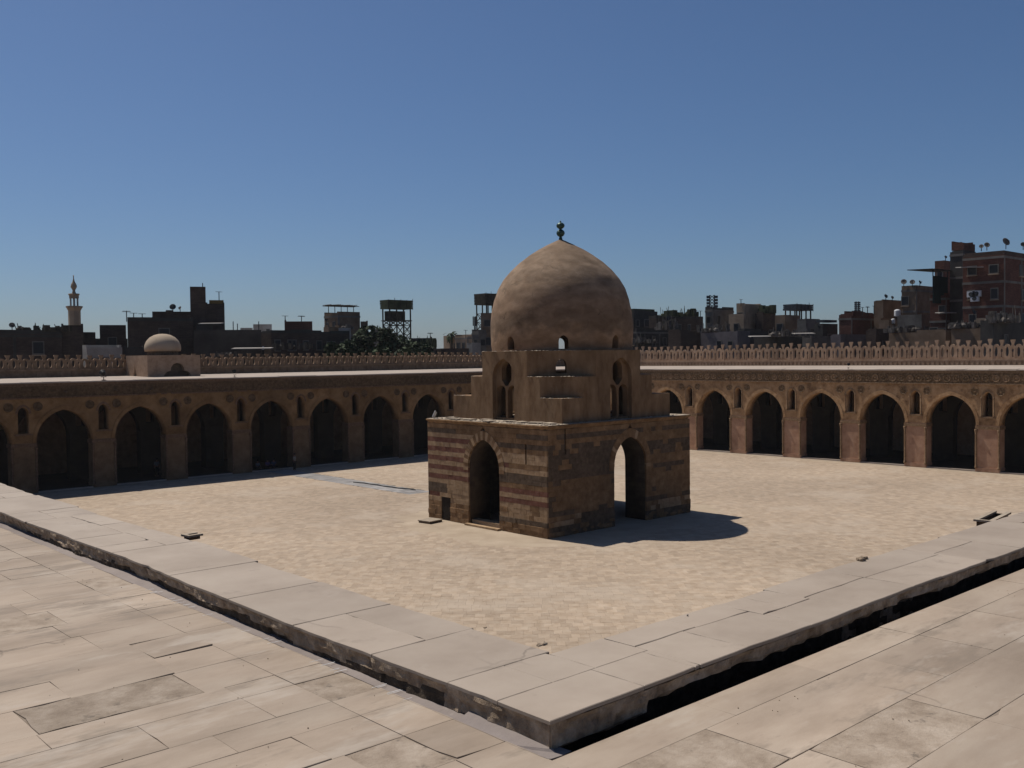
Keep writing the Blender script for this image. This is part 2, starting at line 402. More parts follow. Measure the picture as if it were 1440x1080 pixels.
# right field: courses run beside the channel
rr = [3.06, 2.80, 2.33, 1.93, 1.52, 1.1, .66]
for b, a in zip(rr, rr[1:]):
    x0 = 2.957 if b < 3.05 else 2.96
    while x0 < 12.5:
        L = random.uniform(.55, 1.15)
        if b < .11 * x0 + .0 : break
        lay_slab(x0, x0 + L, a, b, 'white' if (abs(b - 2.33) < .01 and 3.3 < x0 < 4.2) else None); x0 += L
# loose dark crumbs on the slabs
random.seed(41)
cr = MB()
for i in range(90):
    if random.random() < .6: x, yy = random.uniform(1.2, 3.0), random.uniform(3.5, 9)
    else: x, yy = random.uniform(3.2, 8), random.uniform(2.0, 2.94)
    cr.blob((x, yy, ZR + .003), random.uniform(.0015, .004), sub=0)
tag(obj('stone_crumbs', cr, M['rubble']), 'scattered crumbs of broken mortar on the roof paving', kind='stuff')

# ------------------------------------------------------------------ near parapet (low L-shaped wall)
random.seed(11)
par = thing('parapet_wall', 'low crumbling parapet wall turning a corner in the foreground', 'parapet', (3.45, 3.5, 9.57))
par_o = Vector(par.location)
def PL(v): return (v[0] - par_o.x, v[1] - par_o.y, v[2] - par_o.z)
def core_face(run, side, L, z0, nz, off=0.0):
    """crumbling vertical face; run 'Y' = left wall, 'X' = right wall"""
    n = int(L / .03); vs = []; fs = []
    for i in range(n + 1):
        s = L * (i / n) ** (1.35)
        for k in range(nz + 1):
            z = z0 + (ZP - .021 - z0) * k / nz
            q = Vector((s * 3.1, z * 9, off)); q2 = Vector((s * 14, z * 30, off + 3))
            under = max(0, noise.noise(Vector((s * .55, off, 2))) + .12) * 1.4 * (1 - k / nz) ** .6 if off < 5 else 0
            brick = .012 if (int((s + (.11 if int(z / .055) % 2 else 0)) / .22) + int(z / .055)) % 3 == 0 else 0
            d = .004 + .014 * noise.noise(q) + .010 * noise.noise(q2) + .06 * under * (side_ := (.35 if k > nz - 3 else 1)) + brick * (k < nz)
            if k == nz: d = .002 + .006 * noise.noise(q2)
            if run == 'X':
                dz_ = (ZP - z) - ((.15 if s < .7 else .09) + .03 * noise.noise(Vector((s * 1.3, 3, 1))) + .02 * noise.noise(Vector((s * 6, 3, 1))))
                if dz_ > 0: d += min(.17, dz_ * 2.5)
            if s < .5 and not (run == 'X' and s > .06): d = .008 + (d - .008) * (s / .5)
            if run == 'Y': vs.append((XI + d + wobx(YI + s), YI + s, z))
            else: vs.append((XI + s, YI + d + woby(XI + s), z))
    for i in range(n):
        for k in range(nz):
            a = i * (nz + 1) + k
            fs.append((a, a + 1, a + nz + 2, a + nz + 1) if run == 'Y' else (a, a + nz + 1, a + nz + 2, a + 1))
    return vs, fs
def wobx(y): 
    t = min(1, max(0, (y - 3.3) / 1.5)); return t * (.03 * noise.noise(Vector((y * .8, 0, 7))) + .02 * sin(y * .9) + .012 * noise.noise(Vector((y * 3.5, 0, 7))))
def woby(x):
    t = min(1, max(0, (x - 3.3) / 1.5)); return t * (.02 * noise.noise(Vector((x * .8, 5, 7))) + .012 * sin(x * 1.1 + 1) + .008 * noise.noise(Vector((x * 3.5, 5, 7))))
c = MB(); painted_shade = MB()
for run, s0, L, z0, nz, off in (('Y', 0, 34, ZR - .03, 6, 1.0), ('X', 0, 34, 9.56, 12, 9.0)):
    vs, fs = core_face(run, s0, L, z0, nz, off)
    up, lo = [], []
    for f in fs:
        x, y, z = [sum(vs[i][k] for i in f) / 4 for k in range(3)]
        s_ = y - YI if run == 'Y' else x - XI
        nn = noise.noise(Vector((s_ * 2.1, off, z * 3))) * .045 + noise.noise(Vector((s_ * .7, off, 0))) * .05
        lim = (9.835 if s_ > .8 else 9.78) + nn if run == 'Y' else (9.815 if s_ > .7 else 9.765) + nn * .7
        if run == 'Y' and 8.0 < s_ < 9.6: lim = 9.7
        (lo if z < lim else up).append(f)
    c.add([PL(v) for v in vs], up); painted_shade.add([PL(v) for v in vs], lo)
c.prism([(XI + .13, YI + .2), (37, YI + .2), (37, YO - .03), (XO - .03, YO - .03), (XO - .03, 37), (XI + .13, 37)], 9.41 - par_o.z, ZP - .05 - par_o.z,
        lambda x, y, z: (x - par_o.x, y - par_o.y, z))
obj('rubble_core', c, M['rubble'], par)
obj('shade_toned_foot', painted_shade, M['painted_shade'], par)  # lower faces in the darker tone that paints undercut shade
def wobf(x, y, z):
    zz = z + .006 * noise.noise(Vector((x * .7, y * .7, 3)))
    if x < y: return PL((x + wobx(y), y, zz))
    return PL((x, y + woby(x), zz))
def cap(x0, x1, y0, y1, chip=.06):
    gp = .0005 if random.random() < .75 else .0018
    obj('coping_slab', slab_mesh(x0 + gp, x1 - gp, y0 + gp, y1 - gp, ZP + random.uniform(-.0015, .0015), .02, jit=.006, bev=.004,
        chip=chip, step=.09, tilt=(random.uniform(-.001, .001), random.uniform(-.001, .001)), wob=wobf), M['coping'], par)
# corner
cap(XI, 3.76, YI, 3.52); cap(XI, 3.48, 3.52, 3.90); cap(3.48, 3.80, 3.52, 3.90)
cap(3.76, 4.19, YI, 3.52); cap(3.80, 4.24, 3.52, YO)
def run_caps(axis, p, stop):
    inner, outer = (XI, XO) if axis == 'Y' else (YI, YO)
    def put(a, b, p0, p1):
        if axis == 'Y': cap(a, b, p0, p1)
        else: cap(p0, p1, a, b)
    while p < stop:
        L = random.uniform(.55, 1.25) * (1 + max(0, p - 6) * .05); out = outer + random.uniform(-.03, .008)
        k = random.random()
        if k < .38: put(inner, out, p, p + L)
        else:
            m_ = random.uniform(inner + .26, outer - .22)
            for a, b in ((inner, m_), (m_, out)):
                if random.random() < .5: put(a, b, p, p + L)
                else:
                    q_ = p + L * random.uniform(.35, .65); put(a, b, p, q_); put(a, b, q_, p + L)
        p += L
run_caps('Y', 3.90, 36); run_caps('X', 4.24, 36)
cap(4.19, 4.24, YI, 3.52)
# ragged mortar on the court edge and grey plaster wedge at the corner foot
w = MB(); vs = []; 
w.add([(3.005, 3.3, ZR - .001), (3.085, 3.075, 9.76), (3.10, 3.14, 9.80), (3.12, 3.75, 9.82), (3.0, 3.72, ZR - .001), (3.12, 3.14, 9.6), (3.01, 3.075, 9.66)],
      [(0, 1, 2), (0, 2, 3, 4), (1, 5, 2), (0, 6, 1), (6, 5, 1)])
obj('plaster_wedge', w, M['gutter'], terrace)

dr = MB(); rd = random.Random(4)
for i in range(26):
    y_ = rd.choice((4.3, 4.9, 5.6, 6.1, 6.9, 7.4)) + rd.gauss(0, .12); L_ = rd.uniform(.04, .10)
    w_ = rd.uniform(.001, .0028); x_ = 2.99 + rd.uniform(0, .03)
    dr.add([(x_ - L_ * .4, y_ - w_, ZR + .0022), (x_ + L_ * .6, y_ - w_ * .6, ZR + .0022), (x_ + L_ * .6, y_ + w_, ZR + .0028), (x_ - L_ * .4, y_ + w_ * .5, ZR + .0028)], [(0, 1, 2, 3)])
tag(obj('lime_drips', dr, M['white'], terrace), kind='stuff')

def fragment(name, label, cat, p, size, m, n=3):
    b = MB()
    for i in range(n):
        b.blob((random.uniform(-1, 1) * size * (n > 1), random.uniform(-.5, .5) * size * (n > 1), size * .25), size * random.uniform(.4, .7), sz=(1.3, .8, .55), amp=.7, sub=1)
    o = obj(name, b, m, None, p); tag(o, label, cat); return o
fragment('stone_fragment', 'broken dark mortar lump on the court edge of the parapet near its corner', 'rubble', (3.88, 4.02, ZP), .028, M['rubble'], 5)
q = on_axis('Z', ZP, 967, 866)
fragment('pebble', 'single black pebble on the court edge of the right parapet', 'pebble', q, .016, M['black'], 1)
q = on_axis('Z', ZP, 1212, 787)
fragment('stone_fragment', 'ragged lump of broken mortar far along the right parapet edge', 'rubble', q, .05, M['rubble'], 5)
q = on_axis('Z', ZP, 683, 883)
fragment('stone_fragment', 'tiny crumb on the outer edge of the left parapet', 'rubble', q, .014, M['rubble'], 2)

# boxes hung on the court side of the parapet
def wall_box(p, size, rotz, label):
    t = thing('drain_box', label, 'box', p, rotz)
    sx, sy, sz = size; b = MB()
    b.box(-sx, sx, -sy, -sy + .02, -sz, 0); b.box(-sx, sx, sy - .02, sy, -sz, 0); b.box(-sx, -sx + .02, -sy + .021, sy - .021, -sz, 0); b.box(sx - .02, sx, -sy + .021, sy - .021, -sz, 0)
    b.box(-sx + .021, sx - .021, -sy + .021, sy - .021, -sz, -sz + .02)
    obj('box_body', b, M['st_dark'], t)
    r = MB(); r.box(-sx - .02, sx + .02, -sy - .025, -sy + .02, .002, .022); r.box(-sx - .02, sx + .02, sy - .02, sy + .025, .002, .022); r.box(-sx - .02, -sx + .02, -sy + .021, sy - .021, .002, .022)
    obj('box_rim', r, M['rim'], t)
p = on_axis('X', 4.15, 270, 751); wall_box(p + Vector((0, 0, -.02)), (.06, .05, .03), .1, 'small dark open box hanging outside the left parapet above the court')
p = on_axis('Y', 4.15, 1396, 724); wall_box(p + Vector((0, 0, -.03)), (.34, .07, .07), .12, 'larger dark open box outside the right parapet near the photo edge')

# ------------------------------------------------------------------ courtyard floor
random.seed(5)
g = MB(); g.box(-8, 96.7, -8, 92.8, -.45, -.03)
court = tag(obj('courtyard_floor', g, M['court']), 'sandy paved floor of the great court', kind='structure')
A45 = radians(47.5); ca, sa = cos(A45), sin(A45)
APR = (37, 64, 38, 62)
XF, YF = 96.62, 92.68
def inside(x, y):
    if not (4.0 < x < XF - 1.5 and 4.0 < y < YF - 1.5): return False
    ex, ey = (x - 50.2) / 11.2, (y - 49.9) / 9.8
    if (abs(ex) ** 3 + abs(ey) ** 3) ** (1 / 3) < 1 + .10 * noise.noise(Vector((x * .35, y * .35, 0))) + .05 * noise.noise(Vector((x * 1.3, y * 1.3, 4))): return False
    if 49.2 < x < 51.6 and 67.8 < y < 92: return False
    return True
cand = []
W = .55; r = 0
s = 20.0
while s < 135:                                   # rows across the view, s along view
    u = -75 + random.uniform(0, .5)
    while u < 75:
        L = random.choice((.38, .38, .5, .5, .62))
        uc = u + L / 2; x = ca * (s + W / 2) + sa * uc; y = sa * (s + W / 2) - ca * uc
        if abs(uc) < s * .62 + 4 and inside(x, y): cand.append((s, uc, L, x, y))
        u += L
    s += W
def vis(c): 
    s, u, L, x, y = c
    d = Vector((x, y, 0)) - EYE; zc = d.dot(FW); px = CX + FPX * d.dot(RT) / zc; py = CY - FPX * d.dot(UP) / zc
    if px < 300 or px > 1180 or py > 1000: return False
    edge = 912 - .297 * abs(px - 795)
    return py < edge - 2
cand.sort(key=lambda c: c[0])
near = [c for c in cand if vis(c)][:300]
nset = set((c[0], c[1]) for c in near)
pm = {}
def pav_mesh(L):
    m = MB(); a, b = W / 2 - .002, L / 2 - .002
    vs = [(-a, -b, -.03), (a, -b, -.03), (a, b, -.03), (-a, b, -.03), (-a, -b, -.003), (a, -b, -.003), (a, b, -.003), (-a, b, -.003),
          (-a + .006, -b + .006, 0), (a - .006, -b + .006, 0), (a - .006, b - .006, 0), (-a + .006, b - .006, 0)]
    m.add(vs, [(0, 1, 5, 4), (1, 2, 6, 5), (2, 3, 7, 6), (3, 0, 4, 7), (4, 5, 9, 8), (5, 6, 10, 9), (6, 7, 11, 10), (7, 4, 8, 11), (8, 9, 10, 11)])
    return m.mesh('paver')
for L in (.38, .5, .62): pm[L] = pav_mesh(L)
for s_, u, L, x, y in near:
    obj('paver', pm[L], M['paver'], court, (x, y, random.uniform(-.004, .003)), A45)
vs = []; fs = []
for s_, u, L, x, y in cand:
    if (s_, u) in nset: continue
    a, b = W / 2 - .002, L / 2 - .002; z = random.uniform(-.003, .002); k = len(vs)
    for (p, q_) in ((-a, -b), (a, -b), (a, b), (-a, b)): vs.append((x + ca * p - sa * q_, y + sa * p + ca * q_, z))
    fs.append((k, k + 1, k + 2, k + 3))
    if s_ < 62:
        for (p, q_) in ((-a, -b), (a, -b), (a, b), (-a, b)): vs.append((x + ca * p - sa * q_, y + sa * p + ca * q_, z - .02))
        fs += [(k + 4, k + 5, k + 1, k), (k + 5, k + 6, k + 2, k + 1), (k + 6, k + 7, k + 3, k + 2), (k + 7, k + 4, k, k + 3)]
me = bpy.data.meshes.new('paver_field'); me.from_pydata(vs, [], fs); me.update()
tag(obj('paver_field', me, M['paver_field'], court), kind='stuff')
g = MB(); g.box(APR[0], APR[1], APR[2], APR[3], -.028, -.009); obj('apron', g, M['apron'], court)
y = 92
while y > 67.8:
    L = random.uniform(.8, 1.3); x = 49.2
    for wd in (.8, .8, .8):
        b = MB(); b.box(x + .01, x + wd - .01, y - L + .01, y - .01, -.028, .004 + random.uniform(-.004, .004)); obj('path_slab', b, M['path'], court); x += wd
    y -= L
p1 = on_axis('Z', .04, 497, 678); p2 = on_axis('Z', .04, 583, 689)
c = MB(); n = 12
pts = [p1.lerp(p2, i / n) + Vector((.12 * sin(i * .6), 0, .02 * (i % 3))) for i in range(n + 1)]
for a, b in zip(pts, pts[1:]): c.tube(a, b, .05, 6)
tag(obj('cable_conduit', c, M['conduit']), 'dark cable conduit lying beside the grey stone path', 'conduit')

# ------------------------------------------------------------------ domed fountain house
random.seed(3)
FX0, FX1, FY0, FY1, FH = 43.14, 57.95, 44.01, 56.40, 7.22
fo = thing('domed_pavilion', 'domed stone ablution fountain house in the middle of the court', 'pavilion', (50.6, 50.1, 0))
FO = Vector((50.6, 50.1, 0))
def F(x, y, z): return (x - FO.x, y - FO.y, z)
# arches: (centre, half, rise, spring)
AX, AXH = 50.2, 1.62          # through the faces looking along X (left face)
AY, AYH = 51.25, 1.68         # through the faces looking along Y (right face)
RISE, SPR, TH = 1.95, 4.05, 1.95
# core walls with arch openings (inset from the stone skin)
IN = .13
def wall_holes(u0, u1, cx, half, slits):
    a = arch(half + .0, RISE, SPR, 10, cx)
    outline = [(u0, .0), (cx - half, .0)] + list(reversed(a)) + [(cx + half, .0), (u1, 0), (u1, FH - .3), (u0, FH - .3)]
    # dedupe not needed: springing points are part of arch list
    holes = [[(s - .07, z0), (s + .07, z0), (s + .07, z1), (s - .07, z1)] for s, z0, z1 in slits]
    return outline, holes
SL_L = [(FY0 + 1.95, 4.72, 5.75)]; SL_R = [(FX0 + 1.7, 5.5, 6.6)]
for nm, side in (('left', 0), ('right', 1), ('backx', 2), ('backy', 3)):
    if side in (0, 2):
        o_, h_ = wall_holes(FY0 + IN, FY1 - IN, AX, AXH, SL_L if side == 0 else [])
        x0 = FX0 + IN if side == 0 else FX1 - TH
        x1 = FX0 + TH if side == 0 else FX1 - IN
        me = holed('core_wall', o_, h_, x0, x1)
        for v in me.vertices: v.co = F(v.co.y, v.co.x, v.co.z)
    else:
        o_, h_ = wall_holes(FX0 + TH + .002, FX1 - TH - .002, AY, AYH, [])
        if side == 1:
            me = holed('core_wall', o_, [], FY0 + IN, FY0 + TH)
        else: me = holed('core_wall', o_, [], FY1 - TH, FY1 - IN)
        for v in me.vertices: v.co = F(v.co.x, v.co.y, v.co.z)
    bm = bmesh.new(); bm.from_mesh(me); bmesh.ops.recalc_face_normals(bm, faces=bm.faces[:]); bm.to_mesh(me); bm.free()
    obj('core_wall', me, M['core'], fo)
b = MB(); b.box(*(FX0 + TH - FO.x, FX1 - TH - FO.x), FY0 + TH - FO.y, FY1 - TH - FO.y, 6.3, 6.55); obj('ceiling', b, M['core'], fo)

# stone skin, course by course
NC = 21; CH = (FH - .30) / NC
def colour_left(ci, u):        # ci from the top, u from the near corner (m)
    if ci == 0: return 'st_brown'
    if ci == 1: return 'st_dark' if (u > 9 or u < 3) else 'st_brown'
    if u > 7.6:
        if ci <= 12: return 'st_tan' if ci % 2 == 0 else 'st_red'
        if ci in (13, 14): return 'st_dark' if u > 10 else 'st_tan'
        if ci == 15: return 'st_red' if u > 10 else 'st_tan'
        if ci == 17: return 'st_brown'
        return 'st_tan' if ci < 17 else 'st_brown'
    if ci in (2, 3, 4): return 'st_brown' if not (ci == 3) else 'st_dark'
    if ci in (5, 6): return 'st_tan'
    if ci in (7,): return 'st_red' if u > 3.5 else 'st_brown'
    if ci in (8,): return 'st_tan'
    if ci in (9, 10): return 'st_dark'
    if ci == 11: return 'st_brown'
    if ci == 12: return 'st_red'
    if ci == 13: return 'st_tan'
    if ci == 14: return 'st_red'
    if ci == 18: return 'st_dark'
    if ci > 18: return 'st_brown'
    return 'st_tan' if random.random() < .8 else 'st_brown'
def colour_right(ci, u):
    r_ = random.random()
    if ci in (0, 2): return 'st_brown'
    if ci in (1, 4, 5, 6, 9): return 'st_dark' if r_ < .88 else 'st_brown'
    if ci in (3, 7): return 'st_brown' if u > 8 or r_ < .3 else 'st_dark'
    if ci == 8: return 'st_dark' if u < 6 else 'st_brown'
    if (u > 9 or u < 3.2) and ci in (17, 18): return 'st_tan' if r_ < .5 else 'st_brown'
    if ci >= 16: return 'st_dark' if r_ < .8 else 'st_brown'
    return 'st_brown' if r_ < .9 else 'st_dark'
VW = .52
def intervals(width, cx, half, slits, z0, z1, cut0=0.0, extra=[]):
    """free stretches of a course"""
    zm = (z0 + z1) / 2; blocks = []
    if zm < SPR - .25: hb = ht = half
    else:
        hb = arch_half(half + VW, RISE + VW + .12, SPR, z0); ht = arch_half(half + VW, RISE + VW + .12, SPR, z1)
        if z0 < SPR: hb = half + VW
    if hb > 0: blocks.append((cx - hb, cx - ht, cx + ht, cx + hb))
    for s, a, b_ in slits:
        if z1 > a and z0 < b_: blocks.append((s - .07, s - .07, s + .07, s + .07))
    for (a, b_, zt) in extra:
        if z0 < zt - .05: blocks.append((a, a, b_, b_))
    blocks.sort()
    out = []; lo = (cut0, cut0)
    for lb, lt, rt_, rb in blocks:
        out.append((lo, (lb, lt))); lo = (rb, rt_)
    out.append((lo, (width, width)))
    return out
def stone(m, P, b0, b1, t0, t1, z0, z1, d):
    """block: bottom from b0..b1, top t0..t1; d = proud of the plane"""
    g_ = .0015; e = .008
    vs = []
    for dd, ins in ((-IN - .0, 0), (d - e, 0), (d, e)):
        for u, z in ((b0 + g_ + ins, z0 + g_ + ins), (b1 - g_ - ins, z0 + g_ + ins), (t1 - g_ - ins, z1 - g_ - ins), (t0 + g_ + ins, z1 - g_ - ins)):
            vs.append(P(u, dd, z))
    fs = []
    for k in (0, 4):
        for i in range(4): fs.append((k + i, k + (i + 1) % 4, k + 4 + (i + 1) % 4, k + 4 + i))
    fs.append((8, 9, 10, 11))
    m.add(vs, fs)
stones = []
def skin(P, width, cx, half, slits, colour, cut0, extra, face):
    for c_ in range(NC):
        z0, z1 = c_ * CH, (c_ + 1) * CH; ci = NC - 1 - c_
        for (l0, l1), (r0, r1) in intervals(width, cx, half, slits, z0, z1, cut0, extra):
            if max(r0 - l0, r1 - l1) < .08: continue
            lo, hi = min(l0, l1), max(r0, r1); cuts = []
            u = lo + random.uniform(.3, .8)
            while u < hi - .28:
                if max(l0, l1) + .15 < u < min(r0, r1) - .15: cuts.append(u)
                u += random.uniform(.48, .9)
            bs = [(l0, l1)] + [(q_, q_) for q_ in cuts] + [(r0, r1)]
            for (a0, a1), (b0, b1) in zip(bs, bs[1:]):
                d = random.uniform(-.005, .006)
                if c_ < 3: d += random.uniform(-.03, .02) + .03
                elif c_ < 6: d += random.uniform(-.02, .01)
                m = MB(); stone(m, P, a0, b0, a1, b1, z0, z1, d)
                stones.append((face, (a0 + b0) / 2, m, colour(ci, (a0 + b0) / 2)))
PLf = lambda u, d, z: F(FX0 - d, FY0 + u, z)
PRt = lambda u, d, z: F(FX0 + u, FY0 - d, z)
skin(PLf, FY1 - FY0, AX - FY0, AXH, [(s - FY0, a, b_) for s, a, b_ in SL_L], colour_left, 0, [(9.85, 10.85, 1.66)], 0)
skin(PRt, FX1 - FX0, AY - FX0, AYH, [(s - FX0, a, b_) for s, a, b_ in SL_R], colour_right, IN + .004, [], 1)
# voussoirs round the arches
def voussoirs(P, cx, half, face):
    inner = arch(half, RISE, SPR, 12, cx); outer = arch(half + VW, RISE + VW + .12, SPR, 12, cx)
    inner = [(cx + half, SPR - .25)] + inner + [(cx - half, SPR - .25)]; outer = [(cx + half + VW, SPR - .25)] + outer + [(cx - half - VW, SPR - .25)]
    for k in range(len(inner) - 1):
        m = MB(); q_ = [inner[k], outer[k], outer[k + 1], inner[k + 1]]
        cxm = sum(a[0] for a in q_) / 4; czm = sum(a[1] for a in q_) / 4
        q_ = [(cxm + (a - cxm) * .97, czm + (z - czm) * .97) for a, z in q_]
        d = .02 + random.uniform(-.01, .015)
        vs = [P(a, -IN, z) for a, z in q_] + [P(a, d, z) for a, z in q_]
        m.add(vs, [(0, 1, 5, 4), (1, 2, 6, 5), (2, 3, 7, 6), (3, 0, 4, 7), (4, 5, 6, 7)])
        c_ = ('st_brown' if k % 2 else 'st_tan') if face == 0 else ('st_brown' if k % 2 else 'st_tan' if k % 5 == 0 else 'st_brown')
        obj('voussoir', m.mesh('voussoir', recalc=True), M[c_], fo)
voussoirs(PLf, AX - FY0, AXH, 0); voussoirs(PRt, AY - FX0, AYH, 1)
rest = {}
for i, (face, u, m, c_) in enumerate(sorted(stones, key=lambda s_: (s_[0] * 3.0 + s_[1]))):
    if i < 290: obj('ashlar_block', m.mesh('ashlar_block', recalc=True), M[c_], fo)
    else:
        r_ = rest.setdefault(c_, MB()); r_.add(m.v, m.f)
for c_, r_ in rest.items():
    tag(obj('ashlar_skin', r_.mesh('ashlar_skin', recalc=True), M[c_], fo), kind='stuff')
# far faces are plain masonry skins
b = MB(); b.box(FX1 - IN + .002, FX1, FY0 + .02, AX - AXH, 0, FH - .3); b.box(FX1 - IN + .002, FX1, AX + AXH, FY1, 0, FH - .3)
b.box(FX0 + .02, AY - AYH, FY1 - IN + .002, FY1 - .002, 0, FH - .3); b.box(AY + AYH, FX1 - IN, FY1 - IN + .002, FY1 - .002, 0, FH - .3)
me = b.mesh('rear_skin')
for v in me.vertices: v.co = F(*v.co)
obj('rear_skin', me, M['core'], fo)
# cornice with broken edge, and flat roof of the base
def ragged(x0, x1, y0, y1, z0, z1, out, step=.35, amp=.06):
    pts = []
    for a, b_ in (((x0, y0), (x1, y0)), ((x1, y0), (x1, y1)), ((x1, y1), (x0, y1)), ((x0, y1), (x0, y0))):
        A, B = Vector(a), Vector(b_); k = int((B - A).length / step)
        nrm = Vector(((B - A).y, -(B - A).x)).normalized()
        for i in range(k):
            p_ = A.lerp(B, i / k) + nrm * (out + amp * random.uniform(-1, .4) * (i > 0)); pts.append((p_.x, p_.y))
    return pts
pts = ragged(FX0, FX1, FY0, FY1, 0, 0, .16)
b = MB(); n = len(pts); cxm, cym = (FX0 + FX1) / 2, (FY0 + FY1) / 2
low = [(x + (.18 if x < cxm else -.18) * (abs(x - cxm) > 6.8), y + (.18 if y < cym else -.18) * (abs(y - cym) > 5.8)) for x, y in pts]
vs = [F(x, y, FH - .29) for x, y in low] + [F(x, y, FH - .05) for x, y in pts] + [F(x, y, FH + random.uniform(-.015, .02)) for x, y in [(cxm + (a - cxm) * .995, cym + (b_ - cym) * .995) for a, b_ in pts]]
fs = [(i, (i + 1) % n, n + (i + 1) % n, n + i) for i in range(n)] + [(n + i, n + (i + 1) % n, 2 * n + (i + 1) % n, 2 * n + i) for i in range(n)] + [tuple(range(n - 1, -1, -1))]
b.add(vs, fs); obj('cornice', b, M['st_brown'], fo)
b = MB(); b.add([F(cxm + (a - cxm) * .994, cym + (b_ - cym) * .994, FH + .012) for a, b_ in pts], [tuple(range(n))])
obj('ledge_roof', b, M['rim'], fo)
rb = MB()
for i in range(420):
    side = random.random()
    x, y = (FX0 + random.uniform(-.05, 1.6), random.uniform(FY0, FY1)) if side < .6 else (random.uniform(FX0, FX1), FY0 + random.uniform(-.05, 1.5))
    s_ = random.uniform(.02, .09); rb.blob(F(x, y, FH + .02), s_, sz=(1, 1, .6), amp=.6, sub=0)
tag(obj('roof_rubble', rb, M['rim'], fo), kind='stuff')
for i in range(9):
    b = MB(); x, y = FX0 + random.uniform(.2, 1.2), FY0 + .8 + i * 1.25
    L, w_ = random.uniform(.3, .6), random.uniform(.2, .35)
    b.box(-w_, w_, -L, L, 0, .06); obj('loose_slab', b, M['rim'], fo, F(x, y, FH + .05), random.uniform(-.4, .4))
for P_, (s_, a_, b_), o_ in ((PLf, SL_L[0], FY0), (PRt, SL_R[0], FX0)):
    m = MB(); m.add([P_(s_ - o_ - .068, -.09, a_), P_(s_ - o_ + .068, -.09, a_), P_(s_ - o_ + .068, -.09, b_), P_(s_ - o_ - .068, -.09, b_)] + [P_(s_ - o_ - .068, -.14, a_), P_(s_ - o_ + .068, -.14, a_), P_(s_ - o_ + .068, -.14, b_), P_(s_ - o_ - .068, -.14, b_)], [(0, 1, 2, 3), (4, 5, 6, 7), (0, 1, 5, 4), (1, 2, 6, 5), (2, 3, 7, 6), (3, 0, 4, 7)])
    obj('slit_shade_panel', m.mesh('slit_shade_panel', recalc=True), M['black'], fo)  # black sheet set in each slit to paint its inner darkness
# small door, its lintel, threshold of the arch, slit frames
b = MB(); b.box(FX0 + .02 - FO.x, FX0 + .08 - FO.x, FY0 + 9.87 - FO.y, FY0 + 10.83 - FO.y, 0, 1.62); obj('door', b, M['wood'], fo)
b = MB(); b.box(FX0 - .03 - FO.x, FX0 + .1 - FO.x, FY0 + 9.7 - FO.y, FY0 + 11.0 - FO.y, 1.665, 1.95); obj('door_lintel', b, M['st_tan'], fo)
b = MB(); b.box(FX0 - .35 - FO.x, FX0 - .005 - FO.x, AX - 1.75 - FO.y, AX + 1.7 - FO.y, 0, .12); b.box(FX0 + .25 - FO.x, FX0 + .9 - FO.x, AX - 1.59 - FO.y, AX + 1.59 - FO.y, 0, .34)
obj('threshold', b, M['st_tan'], fo)
b = MB(); b.box(FX0 + TH + .5 - FO.x, FX1 - TH - .5 - FO.x, FY0 + TH + .5 - FO.y, FY1 - TH - .5 - FO.y, 0, .5); 
b2 = MB(); b2.lathe([(1.7, 0), (1.75, .9), (1.5, .95), (1.4, .5), (0, .5)], 8, (FX0 + 7.4 - FO.x, FY0 + 6.2 - FO.y, 0)); obj('basin', b2, M['st_brown'], fo)
# eroded plinth along the foot of the shaded face
pl = MB()
for i in range(60):
    u = random.uniform(.1, 14.7)
    if 6.2 < u < 9.9: continue
    pl.blob(PRt(u, -.02, random.uniform(0, .5)), random.uniform(.1, .24), sz=(1.6, .5, .8), amp=.5, sub=1)
tag(obj('eroded_foot', pl, M['st_brown'], fo), kind='stuff')
t = thing('access_hatch', 'raised stone hatch slab on the ground by the small door of the fountain house', 'hatch', (41.9, 54.6, 0), radians(8))
b = MB(); b.box(-.62, .62, -.55, .55, 0.003, .12); obj('hatch_frame', b, M['st_dark'], t)
b = MB(); b.box(-.66, .66, -.6, .6, .122, .18); obj('hatch_lid', b, M['rim'], t)

